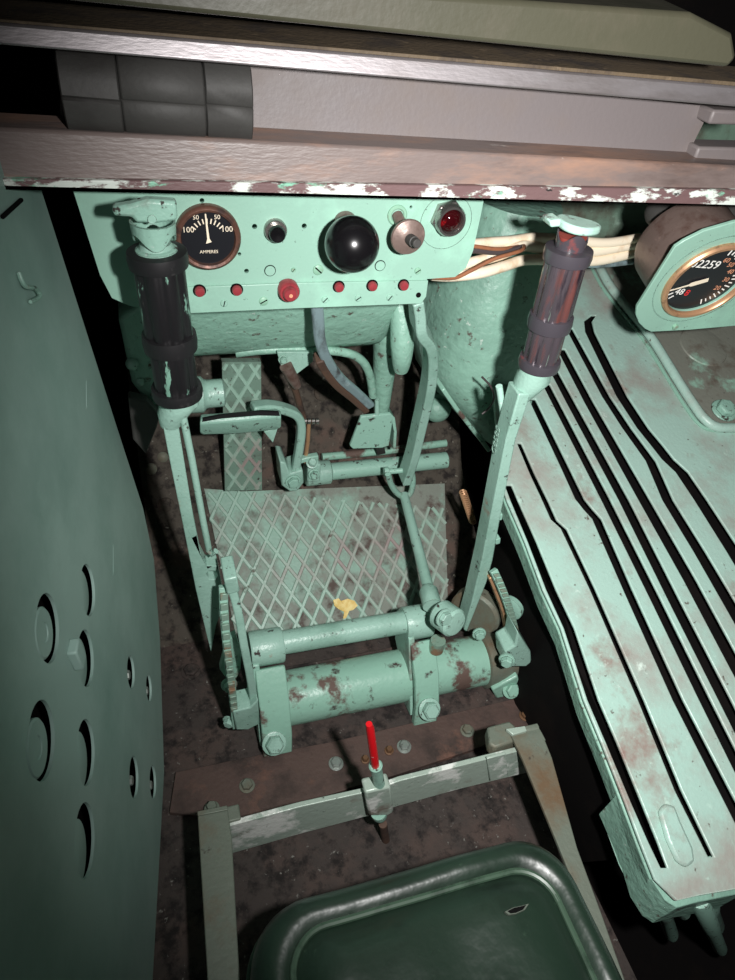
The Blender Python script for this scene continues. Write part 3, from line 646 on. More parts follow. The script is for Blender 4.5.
# thick tube housing on the floor
hy = .62
a, c = P(262, 716, y=.57), P(500, 668, y=.585)
a = V((.095, .615, .046)); c = V((.532, .615, .046)); axh = (c-a).normalized()
hs = thing('tube_housing', 'thick mint tube with rusty patches lying across the floor', 'housing', V((.3, .615, 0)))
MB().lathe(a, axh, [(.036, 0), (.043, .004), (.043, (c-a).length-.004), (.036, (c-a).length)], 48).build('tube', m_mint_rusty, hs, ang=50)
e0 = c-axh*.06
MB().lathe(e0, axh, [(.046, 0), (.049, .002), (.049, .055), (.044, .062)], 40).build('end_collar', m_rustybar, hs)
b = MB(); b.prism([P(*p, y=.56) for p in [(492, 690), (518, 676), (522, 690), (515, 697), (497, 700)]], V((0, .03, 0))); b.build('end_clamp', m_mint_rusty, hs, bevel=.003)
MB().bolt(P(511, 689, y=.558), V((0, -.8, .6)), .012, .012).build('bolt', m_mint_rusty, hs)
b = MB(); b.bx(.10, .54, .545, .70, 0.0, .008); b.build('base_plate', m_floor, hs, bevel=.002)
# tie rod
tr = thing('tie_rod', 'thin mint tie rod with fork and ball ends running down over the tread plate', 'rod', P(440, 615, y=.62))
tA, tB = P(404, 495, y=.90), P(433, 606, y=.64); 
MB().tube([tA, tB], [.0085, .0095], 20).build('rod', m_mint, tr)
fk = smoothpath([P(388, 474, y=.885), P(391, 484, y=.89), P(397, 493, y=.895), P(405, 497, y=.898), P(411, 492, y=.90), P(413, 480, y=.90), P(411, 470, y=.90)], 5)
MB().tube(fk, .0055, 12).build('fork', m_mint_worn, tr)
MB().lathe(P(384, 472, y=.905), V((1, -.1, .05)), [(.009, 0), (.009, .008), (.005, .009), (.005, .045), (.008, .046), (.008, .054)], 16).build('fork_pin', m_mint_worn, tr)
ep = P(442, 613, y=.60)
MB().lathe(ep-V((.2, -.9, .2)).normalized()*-.014, V((.35, -.9, .25)), [(.017, -.02), (.0225, -.014), (.0225, .014), (.019, .018), (.012, .019)], 32).build('eye', m_mint, tr)
MB().bolt(P(443, 617, y=.575), V((.35, -.9, .25)), .0105, .010).build('bolt', m_mint, tr)
MB().lathe(P(431, 601, y=.64), (tA-tB), [(.015, -.01), (.015, .02), (.010, .028)], 24).build('socket', m_mint, tr)
MB().lathe(P(437, 645, y=.60), V((0, 0, -1)), [(.012, -.012), (.012, .012)], 20).build('lower_stud', m_chain, tr)

# ===================================================== TREAD PLATE, FOOTREST
def clip(p0, p1, poly):
    """clip a 2-D segment to a convex polygon"""
    t0, t1 = 0.0, 1.0; dx, dy = p1[0]-p0[0], p1[1]-p0[1]; n = len(poly)
    area = sum(poly[i][0]*poly[(i+1) % n][1]-poly[(i+1) % n][0]*poly[i][1] for i in range(n))
    for i in range(n):
        a, c = poly[i], poly[(i+1) % n]; ex, ey = c[0]-a[0], c[1]-a[1]
        nx, ny = (-ey, ex) if area > 0 else (ey, -ex)
        num = nx*(p0[0]-a[0])+ny*(p0[1]-a[1]); den = nx*dx+ny*dy
        if abs(den) < 1e-12:
            if num < 0: return None
            continue
        t = -num/den
        if den > 0: t0 = max(t0, t)
        else: t1 = min(t1, t)
    return None if t0 >= t1 else ((p0[0]+dx*t0, p0[1]+dy*t0), (p0[0]+dx*t1, p0[1]+dy*t1))
def tread(b, o, u, v, n, poly, du, dv, w, h, u0=0, v0=0):
    R_ = range(-60, 60)
    for s_ in (1, -1):
        for k in R_:
            p0 = (u0+k*du-s_*40*du, v0-40*dv); p1 = (u0+k*du+s_*40*du, v0+40*dv)
            cl = clip(p0, p1, poly)
            if not cl: continue
            h2 = h+(.0004 if s_ > 0 else 0); A = o+u*cl[0][0]+v*cl[0][1]; B = o+u*cl[1][0]+v*cl[1][1]
            if (B-A).length < .006: continue
            t = (B-A).normalized(); sd_ = t.cross(n)
            b.loft([[A-sd_*w/2, A-sd_*w*.3+n*h2, A+sd_*w*.3+n*h2, A+sd_*w/2], [B-sd_*w/2, B-sd_*w*.3+n*h2, B+sd_*w*.3+n*h2, B+sd_*w/2]])
to = V((0, TB0, .004)); tv = V((0, 1, TS)).normalized(); tn = UX.cross(tv).normalized()
tp_ = [onplane(*p, to, tn) for p in [(204, 489), (240, 492), (444, 484), (447, 600), (445, 612), (236, 636)]]
poly = [((p-to).dot(UX), (p-to).dot(tv)) for p in tp_]
b = MB(); b.prism(tp_, tn*.004)
b.cur = 1
tread(b, to+tn*.004, UX, tv, tn, poly, .0315, .053, .0075, .0022)
tag(b.build('tread_plate', [m_treadbase, m_tread], smooth=False), 'worn diamond tread foot plate on the floor in front of the cross shaft', 'plate')
FY = .975
fo = [P(*p, y=FY) for p in [(222, 362), (261, 362), (262, 490), (225, 491)]]
b = MB(); b.prism(fo, V((0, .012, 0))); b.cur = 1
po = fo[3]; fc_ = sum(fo, V((0, 0, 0)))/4; poly = [((p-po).x*.92+(fc_-po).x*.08, (p-po).z*.975+(fc_-po).z*.025) for p in fo]
tread(b, po, UX, UZ, -UY, poly, .027, .049, .0065, .002, .004, .0)
fr_ = thing('footrest', 'upright mint diamond tread strip behind the clutch pedal', 'footrest', base(fo))
b.build('strip', [m_strip, m_tread], fr_, smooth=False)
b = MB(); cc = (fo[0]+fo[1])/2; b.bx(cc.x-.012, cc.x+.012, FY+.012, FY+.10, cc.z-.12, cc.z-.08); b.build('stay', m_mint, fr_)

# ================================================================= PEDALS
cp = thing('clutch_pedal', 'mint clutch pedal with a wide worn foot bar on a bent arm', 'pedal', P(292, 490, y=.94))
KY = .88
b = MB(); b.loft([[P(200, 417, y=KY), P(207, 414, y=KY+.03), P(204, 419, y=KY+.03), P(200, 432, y=KY+.005), P(203, 434.5, y=KY)], [P(281, 410, y=KY), P(279, 406, y=KY+.03), P(280, 411, y=KY+.03), P(281, 428, y=KY+.005), P(279, 430, y=KY)]])
b = MB(); rings = []
for x, ya, yb, yc, yd in [(200, 421, 416, 424, 432), (202, 419, 414.5, 424, 434.5), (240, 416, 412, 421, 433), (276, 413, 409, 417, 429.5), (281, 415, 411, 418, 427)]:
    rings.append([P(x, ya, y=KY), P(x, yb, y=KY+.012), P(x, yb, y=KY+.03), P(x, yd, y=KY+.025), P(x, yd, y=KY+.004), P(x, yc, y=KY-.004)])
b.loft(rings); b.build('foot_bar', m_mint_worn, cp, bevel=.002)
b = MB(); b.prism([P(*p, y=KY-.003) for p in [(203, 419), (222, 415.5), (262, 411.5), (279, 412.5), (280, 416), (258, 415.5), (222, 418.5), (202, 422)]], V((0, .006, -.001))); b.build('rubber_strip', m_rubber, cp, label='worn dark rubber edge')
ap = smoothpath([P(252, 408, y=KY+.03), P(268, 406, y=KY+.035), P(285, 409, y=KY+.04), P(297, 415, y=KY+.045), P(301, 426, y=KY+.05), P(299, 448, y=KY+.055), P(294, 475, y=KY+.06)], 5)
MB().sweep(ap, UY, .022, .014, .016).build('arm', m_mint, cp, bevel=.003)
b = MB(); b.prism([P(*p, y=KY+.015) for p in [(264, 432), (278, 428), (273, 443)]], V((0, .01, 0))); b.build('gusset', m_mint, cp, bevel=.001)
b = MB(); b.prism([P(*p, y=.925) for p in [(280, 462), (286, 463), (290, 474), (303, 470), (304, 483), (298, 491), (290, 492), (282, 486)]], V((0, .05, 0))); b.build('pivot_bracket', m_mint, cp, bevel=.003)
MB().bolt(P(293, 481, y=.925), -UY, .0105, .010).build('bolt', m_mint_worn, cp)
# linkage with rod joints
lk = thing('linkage_rod', 'thin rusty linkage rod hanging from the casting beside the clutch pedal', 'rod', P(306, 466, y=.95))
MB().tube([P(286, 366, y=.895), P(292, 377, y=.90), P(297, 386, y=.905)], [.010, .0095, .007], 14).build('fork', m_brownmetal, lk)
MB().tube([P(290, 378, y=.91), P(296, 392, y=.92), P(304, 420, y=.94)], .0055, 10).build('upper_rod', m_rod, lk)
MB().tube([P(309, 420, y=.94), P(308, 440, y=.94), P(305, 462, y=.945)], .0036, 10).build('lower_rod', m_brass, lk)
for x in (305, 309, 313, 317): MB().lathe(P(x, 421, y=.935), UX, [(.0055, -.0025), (.0055, .0025)], 12).build('nut', m_chrome, lk)
MB().sweep([P(296, 461, y=.94), P(306, 458, y=.94), P(318, 456, y=.94)], UY, .012, .010).build('link_arm', m_mint_worn, lk, bevel=.002)
# pedal shaft
ps = thing('pedal_shaft', 'horizontal mint pedal shaft with clamp collar right of the clutch pedal', 'shaft', P(375, 480, y=.97))
SY = .965
a, c = P(306, 474, y=SY), P(446, 460, y=SY); axs = (c-a).normalized(); rs = 8.5*S(P(380, 466, y=SY))
MB().tube([a, c], rs, 24).build('tube', m_mint_worn, ps)
MB().lathe(a, axs, [(rs*1.15, -.002), (rs*1.4, 0), (rs*1.4, .044), (rs*1.2, .046)], 28).build('collar', m_mint, ps)
b = MB(); cc = P(313, 470, y=SY-.022); b.box(cc, V((.012, 0, -.001)), UY*.010, UZ*.020); b.build('clamp', m_mint, ps, bevel=.003)
MB().bolt(P(312, 463, y=SY-.032), V((0, -.6, .8)), .008, .010).build('bolt', m_mint, ps); MB().bolt(P(314, 474, y=SY-.034), V((0, -.9, .2)), .008, .010).build('bolt', m_mint_worn, ps)
tag(MB().tube([P(322, 457, y=1.01), P(385, 451, y=1.01), P(446, 443, y=1.01)], .0075, 14).build('brake_pipe', m_mint_rusty), 'thin rusty pipe lying behind the pedal shaft', 'pipe')
# accelerator
ac_ = thing('accelerator_pedal', 'small mint accelerator pedal plate with a pin on top', 'pedal', P(372, 448, y=.95))
AY = .93
b = MB(); b.prism([P(*p, y=AY) for p in [(361, 417), (391, 414), (393, 419), (389, 446), (382, 448), (353, 449), (350, 446)]], V((.0, .006, .001))); b.build('plate', m_mint_worn, ac_, bevel=.0012)
b = MB(); b.prism([P(*p, y=AY) for p in [(391, 414), (395, 418), (397, 432), (396, 449), (393, 449), (394, 432), (392, 421)]], V((0, .03, 0))); b.build('side_lug', m_mint_worn, ac_, bevel=.001)
MB().tube([P(377, 414, y=AY+.004), P(377, 399, y=AY+.004)], .0042, 10).build('pin', m_mint, ac_)
MB().sweep([P(377, 430, y=AY+.012), P(381, 452, y=AY+.06)], UX, .016, .010).build('stem', m_pad, ac_)
# worn blue-grey lever
wp = smoothpath([P(316, 296, y=.80), P(318, 318, y=.805), P(320, 340, y=.815), P(327, 360, y=.83), P(340, 378, y=.85), P(356, 392, y=.87), P(371, 406, y=.885)], 6)
b = MB(); b.sweep(wp, V((1, -.1, .3)), .016, .010, .014)
bg = thing('bent_lever', 'bent worn blue grey lever hanging below the panel centre', 'lever', wp[-1]); b.build('bar', m_bluegrey, bg, bevel=.003)
b = MB(); b.sweep([p+V((-.006, .006, -.008)) for p in wp[16:]], V((1, -.1, .3)), .012, .02, .010); b.build('web', m_rod, bg, bevel=.002)
# long curved hand lever
hp = smoothpath([P(415, 296, y=.80), P(417, 310, y=.805), P(419, 328, y=.81), P(428, 340, y=.818), P(430.5, 356, y=.83), P(428, 385, y=.85), P(419, 425, y=.875), P(412, 455, y=.89), P(404, 479, y=.90)], 6)
hl = thing('curved_lever', 'long curved flat mint lever from the panel corner down to the tie rod', 'lever', hp[-1])
MB().sweep(hp, UX, .015, .034).build('bar', m_mint, hl, bevel=.002)

# ================================================================= LEAF
lo = onplane(344, 606, to+tn*.012, tn); sc2 = S(lo)
lf = []
for (x, y, h) in [(333, 600, 1), (338, 598.5, 4), (341, 601, 3), (347, 599, 5), (354, 601, 4), (357, 606, 5), (353, 610, 2), (349, 611, 3), (346, 618, 1), (343, 619, 1), (344, 612, 3), (338, 609, 2), (334, 606, 4)]:
    lf.append(onplane(x, y, to+tn*.008, tn)+tn*(h*.0012))
cen = sum(lf, V((0, 0, 0)))/len(lf)+tn*.003
b = MB(); n = len(lf); vs = [cen]+lf+[cen-tn*.0012]+[p-tn*.0012 for p in lf]
fs = [[0, i+1, (i+1) % n+1] for i in range(n)]+[[n+1, n+2+(i+1) % n, n+2+i] for i in range(n)]+[[i+1, n+2+i, n+2+(i+1) % n, (i+1) % n+1] for i in range(n)]
b.add(vs, fs); tag(b.build('dry_leaf', m_leaf), 'small crumpled yellow leaf lying on the tread plate', 'leaf')

# ==================================================== FLOOR STRIP WITH BOLTS
fz = .009
fs_ = thing('floor_strip', 'rust brown bolted strip across the floor between thick tube and seat frame', 'strip', P(360, 765, z=0))
b = MB(); b.prism([P(*p, z=0) for p in [(170, 815), (176, 775), (262, 757), (330, 745), (545, 694), (530, 733), (400, 776), (240, 824)]], V((0, 0, fz)))
b.build('bar', mat('rust_strip', srgb(82, 64, 58), .7, wear=[(srgb(54, 44, 40), 12, .48, .64, .85, 9), (srgb(108, 78, 66), 18, .56, .68, .8, 9), (srgb(134, 168, 150), 24, .67, .70, .5, 9)], bump=(150, .5)), fs_, bevel=.001)
for x, y, r, mt, lb in [(336, 764, .0085, m_bolt, 'bright worn bolt'), (404, 747, .0085, m_bolt, 'bright worn bolt'), (389, 751, .0055, m_rustbolt, 'small rusty bolt'), (467, 731, .0085, m_rustybar, None), (525, 716, .0075, m_rustbolt, 'rusty bolt'), (247, 786, .0085, m_rustybar, None), (365, 760, .005, m_rustbolt, None)]:
    MB().bolt(P(x, y, z=fz), UZ, r, .009).build('bolt', mt, fs_, label=lb)
tO = V((0, 1.0, .151)); tN = V((0, -.409, .26)).normalized()
for x, y, r, lb in [(163, 457, .010, 'small bolt head on the dark floor left of the black grip lever, upper one'), (151, 469, .011, 'bolt head nearest the left side plate below the dark bracket'), (166, 506, .016, 'broad dull rivet on the dark floor left of the black grip lever'), (241, 389, .016, 'round dull rivet behind the linkage rod')]:
    if x == 241: x, y = 322, 393
    p = onplane(x, y, tO, tN)
    tag(MB().lathe(p-tN*.002, tN, [(r, 0), (r*.95, r*.35), (r*.6, r*.6), (.0005, r*.68)], 24).build('rivet', m_rustybar if r < .012 else m_toe), lb, 'rivet')
p = P(157, 650, z=0)
for (x, y) in [(191, 672)]:
    tag(MB().bolt(P(x, y, z=0), UZ, .012, .010).build('floor_bolt', m_floor), 'grimy bolt head on the floor left of the left ratchet quadrant', 'bolt')

# ================================================================ SEAT FRAME
SYB = .392
sf = thing('seat_support', 'low seat support of flat steel bars around the green cushion', 'seat support', P(375, 820, z=0))
b = MB(); b.prism([P(*p, y=SYB) for p in [(226, 827), (300, 807), (372, 791), (400, 781), (460, 766), (527, 749), (530, 772), (460, 789), (398, 806), (372, 815), (300, 834), (230, 854)]], V((0, .007, 0)))
b.build('front_bar', m_seatbar, sf, bevel=.001)
zl = P(226, 827, y=SYB).z
b = MB(); b.prism([P(*p, z=zl) for p in [(198, 818), (228, 812), (232, 840), (240, 985), (252, 1160), (215, 1160), (208, 985), (200, 850)]], V((0, 0, .006)))
b.build('left_strap', m_rustybar, sf, bevel=.0012)
p = P(198, 818, z=zl); b = MB(); w_ = P(228, 812, z=zl)
b.prism([p+V((0, 0, .006)), w_+V((0, 0, .006)), w_+V((0, .004, -.11)), p+V((0, .004, -.11))], V((0, .006, 0))); b.build('left_foot', m_rustybar, sf, bevel=.001)
MB().box(P(232, 816, z=zl-.004), V((.010, 0, 0)), V((0, .010, 0)), V((0, 0, .008))).build('left_hook', m_rustybar, sf, bevel=.002)
MB().bolt(P(212, 809, z=.02), UZ, .008, .012).build('bolt', m_rustybar, sf)
zr = P(527, 749, y=SYB).z+.006
rs_ = [P(*p, z=zr) for p in [(512, 741), (541, 735), (551, 760), (576, 850), (601, 918), (622, 978), (668, 1130), (632, 1130), (605, 978), (585, 918), (558, 850), (522, 762)]]
b = MB(); b.prism(rs_, V((0, 0, .006))); b.build('right_strap', m_rustybar, sf, bevel=.0012)
p, w_ = rs_[0], rs_[1]
b = MB(); pth = smoothpath([(p+w_)/2+V((0, -.012, .003)), (p+w_)/2+V((0, .006, .002)), (p+w_)/2+V((0, .014, -.008)), (p+w_)/2+V((0, .016, -.13))], 5)
b.sweep(pth, UX, (w_-p).length, .006); b.build('right_foot', m_rustybar, sf, bevel=.001)
b = MB(); b.prism([P(*p, z=zr-.02) for p in [(484, 735), (506, 729), (512, 734), (514, 748), (492, 756), (486, 752)]], V((0, 0, .022))); b.build('latch_block', m_rustybar, sf, bevel=.003)
b = MB(); b.prism([P(*p, z=zr+.004) for p in [(505, 731), (524, 728), (526, 733), (512, 737)]], V((0, 0, .006))); b.build('latch_tab', m_seatbar, sf, bevel=.001)
b = MB(); b.prism([P(*p, y=SYB-.004) for p in [(487, 759), (506, 754), (508, 776), (490, 781)]], V((0, .004, 0))); b.build('bar_joint', m_seatbar, sf, bevel=.001)
# latch rod with red tip
RYY = .385
lr = thing('latch_rod', 'red tipped upright latch rod clamped to the middle of the seat frame bar', 'rod', P(388, 866, y=RYY))
k = S(P(376, 770, y=RYY))
MB().tube([P(369, 724, y=RYY), P(370, 728, y=RYY), P(375.5, 767, y=RYY)], [3.0*k, 4.0*k, 4.2*k], 16).build('red_tip', m_red, lr, label='red painted rod tip')
pa, pb = P(375.5, 765, y=RYY), P(381, 793, y=RYY); axp = (pb-pa).normalized()
MB().lathe(pa, axp, [(5.5*k, 0), (7*k, .002), (6.2*k, .006), (5.8*k, .02), (6.2*k, (pb-pa).length)], 24).build('sleeve', m_mint_worn, lr)
b = MB(); b.prism([P(*p, y=RYY-.008) for p in [(365, 793), (391, 787), (394, 812), (388, 816), (369, 816)]], V((0, .02, 0))); b.build('clamp', m_seatbar, lr, bevel=.003)
pc, pd = P(378.5, 812, y=RYY), P(385, 830, y=RYY)
MB().lathe(pc, (pd-pc), [(9*k, 0), (9*k, .008), (8*k, .012), (6*k, .020), (3.5*k, .028)], 20).build('lower_nut', m_mint_worn, lr)
MB().tube([P(383, 824, y=RYY), P(392, 876, y=RYY)], 4.8*k, 16).build('lower_rod', m_rod, lr)

# ============================================================== SEAT CUSHION
cu = thing('seat_cushion', 'dark green leather seat cushion with piping and a small tear', 'cushion', V((.2, .08, .14)))
zc = .245
pL, pR = P(255, 905, z=zc), P(560, 838, z=zc)
pL = P(262, 899, z=zc); pR = P(556, 842, z=zc)
x0, x1, y1 = P(247, 960, z=zc).x, P(577, 880, z=zc).x, (P(330, 889, z=zc).y+P(500, 840, z=zc).y)/2
y0 = -.24
def rr(inset, z, bul=0, n=10):
    X0, X1, Y0, Y1 = x0+inset, x1-inset, y0+inset, y1-inset; R_ = max(.012, .062-inset*.6); pts = []
    for (cx_, cy_, a0) in [(X1-R_, Y1-R_, 0), (X0+R_, Y1-R_, 90), (X0+R_, Y0+R_, 180), (X1-R_, Y0+R_, 270)]:
        for i in range(n):
            a = math.radians(a0+90*i/(n-1)); pts.append(V((cx_+R_*math.cos(a), cy_+R_*math.sin(a), z)))
    out = []
    for i in range(len(pts)):                       # even out the long sides
        a, c = pts[i], pts[(i+1) % len(pts)]; out.append(a)
        d = (c-a).length; k = int(d/.02)
        if d > .03 and i % n == n-1:
            for j in range(1, 16): out.append(a.lerp(c, j/16))
    return out
rng = random.Random(3)
def wr(p, amt):
    return V((p.x, p.y, p.z+amt*(math.sin(p.x*38+p.y*21)*.5+math.sin(p.x*17-p.y*44+1.3)*.6+math.sin(p.x*71+p.y*9+.7)*.3)))
lev = [(.012, .165, 0), (.002, .185, 0), (0, .215, 0), (.001, .236, .3), (.006, .254, .5), (.013, .266, .6), (.021, .2715, .6), (.029, .271, .5), (.035, .265, .4), (.038, .2625, .4), (.042, .264, .5), (.050, .273, .8), (.064, .282, 1), (.085, .288, 1), (.11, .291, 1), (.14, .293, 1), (.165, .294, 1)]
rings = [[wr(p, .0042*w) for p in rr(i, z)] for i, z, w in lev]
b = MB(); b.loft(rings); b.build('cover', m_leather, cu, ang=75)
pip = [wr(p, .0012)+V((0, 0, .0015)) for p in rr(.038, .2640)]
MB().tube(pip+[pip[0], pip[1]], .0034, 8, False).build('piping', m_piping, cu)
pip2 = [p for p in rr(-.001, .205)]
MB().tube(pip2+[pip2[0], pip2[1]], .0034, 8, False).build('piping', m_piping, cu)
tz = .289
tq = [P(504, 913, z=tz), P(512, 909, z=tz), P(521, 907, z=tz), P(528, 905, z=tz), P(524, 911, z=tz), P(515, 915, z=tz), P(508, 916, z=tz)]
b = MB(); b.prism(tq, V((0, 0, .0035))); tr_ = b.build('tear', m_tear, cu, label='small torn slit'); 
cn = sum(tq, V((0, 0, 0)))/len(tq)
b = MB(); b.prism([cn+(p-cn)*.78+V((0, 0, .0034)) for p in tq], V((0, 0, .0006))); b.build('slit', m_hole, tr_)

# ======================================================= TRANSMISSION COVER
to_ = V((.48, .224, .18)); tnn = V((0, -.364, 1)).normalized()
def T(px, py): return onplane(px, py, to_, tnn)
def Txy(x, y): return V((x, y, .18+.364*(y-.224)))
tc_ = thing('ribbed_cover', 'large mint ribbed transmission cover with long dark slots on the right', 'cover', V((.8, .5, -.1)))
slots = [
 [(508, 485, 5), (514, 500, 5.5), (532, 541.5, 6.5), (551, 589.5, 7.5), (569, 628, 8), (593, 700, 8.5), (612, 744, 8.5), (636, 802, 8), (652, 840, 7), (664, 868, 5)],
 [(519, 443, 3), (532, 473, 3.5), (545, 500, 4), (554, 520, 4), (564, 529, 4), (592, 588, 4), (641, 700, 4.5), (678, 790, 5), (711, 857, 4)],
 [(532, 399, 5), (562, 461, 6), (580, 499, 7), (588, 509, 7), (597, 519, 7), (628, 590, 7), (678, 700, 8), (735, 811, 9), (752, 845, 9)],
 [(546, 384, 5.5), (606, 500, 7), (656, 600, 8), (705, 700, 9), (775, 840, 10)],
 [(554, 371, 6), (570, 401, 6.5), (624, 500, 8), (675, 602, 9), (725, 700, 10), (790, 830, 10)],
 [(561, 349, 6), (589, 402, 7), (644.5, 500, 9), (690, 580, 10), (735, 664, 11), (808, 800, 11)],
 [(569, 328, 6.5), (606, 396, 8), (627, 428, 9), (651, 461, 10), (668, 500, 11), (700, 552, 12), (735, 612, 13.5), (835, 790, 13.5)],
 [(594, 315, 4), (588, 321, 8), (590, 332, 9.5), (622, 396, 11), (643, 428, 11.5), (657, 445, 12), (668, 459, 12), (682, 472, 12.5), (701, 500, 13), (735, 553, 14.5), (870, 780, 14)]]
def slot_poly(s_):
    s2 = s_[1:] if s_ is slots[7] else s_
    return [T(x-w/2, y) for x, y, w in s2]+[T(x+w/2, y) for x, y, w in reversed(s2)]+([T(596, 313), T(590, 315)] if s_ is slots[7] else [])
left = [(501, 482), (507, 500), (525, 541.5), (543, 589.5), (561, 628), (584, 700), (603, 746), (625, 802), (640, 842), (655, 880), (676, 901), (698, 896), (750, 887)]
oT = [T(*p) for p in left]+[Txy(1.45, oT_y) for oT_y in (.15, 1.13)]+[Txy(.60, 1.13)]
b = MB(); b.plate(oT, [slot_poly([(x_+.4, y_, w_ if s_[0][0] in (569, 594) else w_*1.24+.5) for x_, y_, w_ in s_]) for s_ in slots], tnn*-.005)
b.build('ribbed_plate', m_trans, tc_, bevel=.0016, ang=30)
lp_ = [T(*p) for p in left]
topL = lp_[:10]
b = MB(); dn = V((.006, 0, -.036)); lo2 = [p-tnn*.011 for p in topL]
b.loft([[p, p+V((.010, 0, 0)), p+V((.012, 0, -.036)), p+dn] for p in lo2]); b.build('side_skirt', m_mint_cast, tc_, bevel=.002)
b = MB(); b.prism([p-tnn*.03 for p in [Txy(.62, 1.12)]+[Txy(.62, .80), Txy(.545, .66), Txy(.515, .45), Txy(.54, .215), Txy(1.44, .215), Txy(1.44, 1.12)]], tnn*-.28); b.build('dark_inside', m_pit_shade, tc_)  # greasy inside, with the shade of the slots put into its near-black
eb = [T(*p) for p in [(622, 792), (645, 842), (657, 880), (670, 900), (682, 908), (700, 903), (750, 893), (748, 850), (712, 856), (676, 884), (660, 874), (645, 845), (630, 806)]]
b = MB(); b.prism([p-tnn*.011 for p in eb], V((0, .006, -.070))); b.build('end_block', m_mint_cast, tc_, bevel=.004)
def stud(x0_, y0_, x1_, y1_, r0_, r1_, z0=-.02):
    p = T(x0_, y0_)+V((0, 0, z0)); q_ = P(x1_, y1_, y=p.y-.01); ax_ = q_-p; L_ = ax_.length
    MB().lathe(p, ax_, [(r0_*.9, 0), (r0_, .004), (r0_, L_*.45), (r0_*.9, L_*.55), (r1_, L_*.58), (r1_, L_*.94), (r1_*.8, L_)], 20).build('stud', m_mint_worn, tc_)
stud(662, 868, 672, 936, .014, .0105, -.03); stud(680, 876, 684, 914, .011, .009, -.03); stud(703, 868, 713, 926, .021, .017, -.03); stud(712, 886, 721, 950, .0125, .0105, -.04)
bp_ = [T(*p) for p in [(656, 812), (662, 804), (672, 806), (678, 822), (690, 848), (692, 862), (684, 868), (674, 862), (664, 840)]]
b = MB(); b.prism(bp_, tnn*.008); b.build('cast_pad', m_trans, tc_, bevel=.004)
# raised deck plate beside the ribs
dk = thing('deck_plate', 'brown grey worn deck plate with mint edge below the speedometer', 'plate', Txy(1.1, .9))
edge = smoothpath([T(585, 246), T(594, 263), T(606, 286), T(621, 306), T(647, 338), T(663, 363), T(679, 389), T(692, 409), T(702, 422), T(715, 430), T(740, 431), T(800, 440)], 3)
b = MB(); b.prism(edge+[Txy(1.45, .75), Txy(1.45, 1.13), Txy(.95, 1.13)], tnn*.010); b.build('plate', m_deck, dk)
MB().tube([p+tnn*.008 for p in edge], .0085, 10).build('edge_bead', m_trans, dk)
MB().tube([p+tnn*.002-V((.012, 0, 0)) for p in edge], .003, 8).build('edge_seam', m_mint_rusty, dk)
MB().bolt(T(719, 415)+tnn*.012, tnn, .017, .016).build('bolt', m_mint_worn, dk, bevel=.002)
MB().lathe(T(700, 350)+tnn*.006, tnn, [(.05, 0), (.045, .006), (.03, .008), (.001, .008)], 28).build('pad', m_deck, dk)

# =============================================================== SPEEDOMETER
SD = .93
so = P(707, 281, d=SD); w = (so-CAM).normalized()
er = (right-w*right.dot(w)).normalized(); eu = er.cross(w).normalized()
if eu.dot(down) > 0: eu = -eu
M_ = er*.806+eu*.59; m0 = er*.59-eu*.806; ct = .57; st_ = math.sqrt(1-ct*ct)
sn = (-w*ct+m0*st_).normalized(); m1 = (m0*ct+w*st_).normalized()
al = math.radians(56); tx = M_*math.cos(al)+m1*math.sin(al); ty = M_*math.sin(al)-m1*math.cos(al)
SR = 46*SD*1.0/700*math.sqrt(1+.3)**.5
SR = 45*S(so)
sm = thing('speedometer', 'round black speedometer on a mint mounting plate at the right edge', 'gauge', so-V((0, 0, .07)))
def Q(px, py): return onplane(px, py, so, sn)
ol = [Q(*p) for p in [(675, 247), (637, 307), (636, 315), (639, 323), (645, 329), (651, 332), (690, 330), (735, 326), (758, 318), (772, 300), (782, 262), (778, 235), (760, 222), (735, 222), (704, 231), (684, 241)]]
b = MB(); b.plate(ol, [circ(so, M_, m1, SR*.9, 48)], sn*-.005); b.build('mounting_plate', m_mint_panel, sm, bevel=.001)
MB().ring(so+sn*.0002, sn, SR*1.20, SR*1.22, .0005, 48).build('scribed_ring', m_mint_worn, sm)
bz = MB().ring(so, sn, SR*.90, SR*1.03, .007, 56).build('bezel', m_brass, sm, label='tarnished brass bezel')
MB().lathe(so-sn*.006, sn, [(SR*.93, 0), (SR*.93, .002)], 48).build('dial', m_dial, sm)
f0 = so-sn*.0036
dl = MB(); 
for i in range(19):
    a = math.radians(84-i*8); dv = tx*math.cos(a)+ty*math.sin(a); L_ = .045 if i % 3 else .075
    dl.box(f0+dv*SR*.74, dv*SR*L_, sn*.0002, sn.cross(dv)*SR*.014)
for a in (205, 214, 196):
    a = math.radians(a+12); dv = tx*math.cos(a)+ty*math.sin(a); dl.box(f0+dv*SR*.78, dv*SR*.06, sn*.0002, sn.cross(dv)*SR*.012)
textmb(dl, '02259', f0+tx*SR*-.30+ty*SR*.38, tx, ty, SR*.30, .0001)
textmb(dl, '48', f0+tx*SR*-.42+ty*SR*-.40, tx, ty, SR*.24, .0001)
dl.build('dial_figures', m_white, bz, smooth=False)
d2 = MB(); textmb(d2, '8', f0+tx*SR*-.20+ty*SR*-.42, tx, ty, SR*.24, .0001); d2.build('dial_red_figure', m_dialred, bz, smooth=False)
d3 = MB()
for s_, a in [('60', 74), ('50', 50), ('40', 26), ('30', 2), ('20', -24)]:
    a = math.radians(a); dv = tx*math.cos(a)+ty*math.sin(a); textmb(d3, s_, f0+dv*SR*.55, tx, ty, SR*.17, .0001)
d3.build('dial_numerals', m_orange, bz, smooth=False)
nv = (tx*-.90-ty*.42).normalized(); ns = sn.cross(nv); nb = MB()
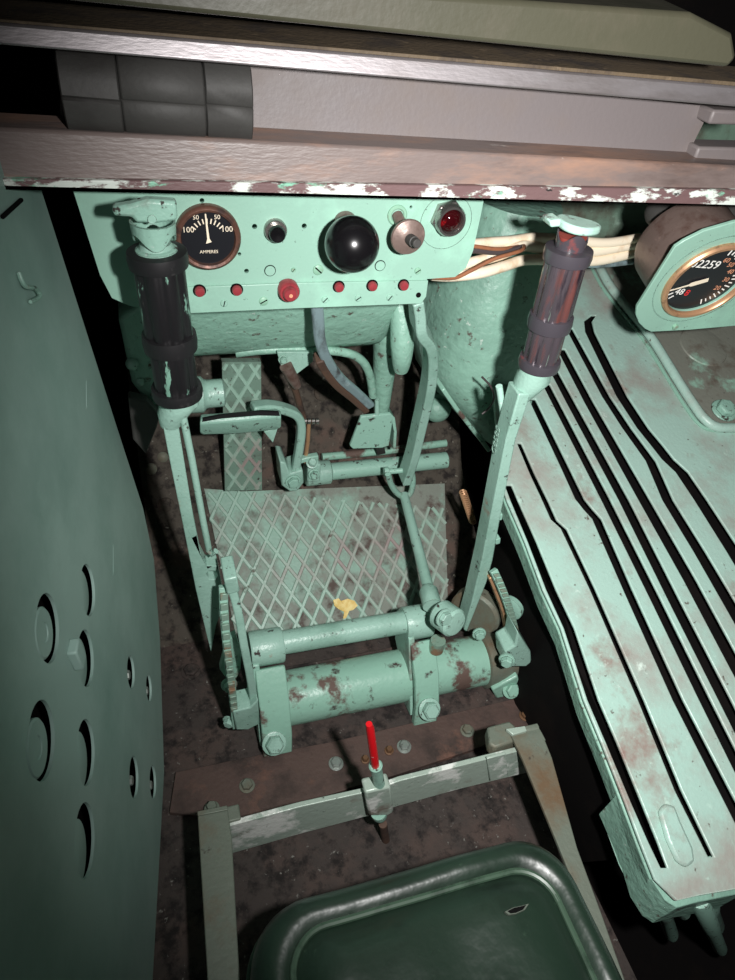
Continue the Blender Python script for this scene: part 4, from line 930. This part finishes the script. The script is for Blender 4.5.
nb.prism([f0+sn*.002+p for p in [nv*SR*-.04+ns*SR*.05, nv*SR*-.04-ns*SR*.05, nv*SR*.34-ns*SR*.055, nv*SR*.40-ns*SR*.02, nv*SR*.88-ns*SR*.008, nv*SR*.88+ns*SR*.008, nv*SR*.40+ns*SR*.02, nv*SR*.34+ns*SR*.055]], sn*.0006)
nb.build('needle', m_cream, bz, smooth=False)
MB().bolt(Q(675, 326), sn, .0045, .004, False).build('screw', m_slot, sm); MB().bolt(Q(742, 240), sn, .0045, .004, False).build('screw', m_slot, sm)
hd = 47*S(so)/st_
MB().lathe(so-sn*.012, -sn, [(SR*1.02, 0), (SR*1.12, .006), (SR*1.12, hd-.012), (SR*1.04, hd), (SR*.5, hd+.004), (SR*.2, hd+.02)], 48).build('housing', m_brownmetal, sm)
cp_ = P(658, 214, d=SD+.06)
MB().lathe(cp_, -sn, [(.016, -.012), (.018, 0), (.016, .01), (.008, .02)], 20).build('cable_nut', m_pad, sm)
# strap that carries the gauge from the ledge above
MB().sweep([so-sn*(hd*.8)+V((.06, 0, .03)), so-sn*(hd*.9)+V((.07, .02, .09)), V((so.x+.07, .73, .80))], UX, .03, .006).build('hanger', m_pad, sm)
b = MB(); b.prism([Txy(1.07, .80)+V((0, 0, .02)), Txy(1.12, .74)+V((0, 0, .02)), Txy(1.25, .80)+V((0, 0, .02))], V((0, 0, .04)))

# =================================================================== LIGHT
fl = bpy.data.lights.new('camera_flash', 'SPOT'); fo_ = bpy.data.objects.new('camera_flash', fl); COL.objects.link(fo_)
fp_ = CAM+right*.13-down*.02+fwd*.02
fo_.location = fp_; tgt = P(640, 430, d=1.0)
fo_.rotation_euler = (tgt-fp_).to_track_quat('-Z', 'Y').to_euler()
fl.energy = 66; fl.spot_size = math.radians(119); fl.spot_blend = 1.0; fl.shadow_soft_size = .016; fl.color = (1.0, .985, .97)
wd = bpy.data.worlds.new('world'); SC.world = wd; wd.use_nodes = True
wd.node_tree.nodes['Background'].inputs[0].default_value = (.8, .9, .9, 1); wd.node_tree.nodes['Background'].inputs[1].default_value = .012
SC.view_settings.view_transform = 'Standard'; SC.view_settings.look = 'None'; SC.view_settings.exposure = 0.0; SC.view_settings.gamma = 1.0
SC.view_settings.use_curve_mapping = False
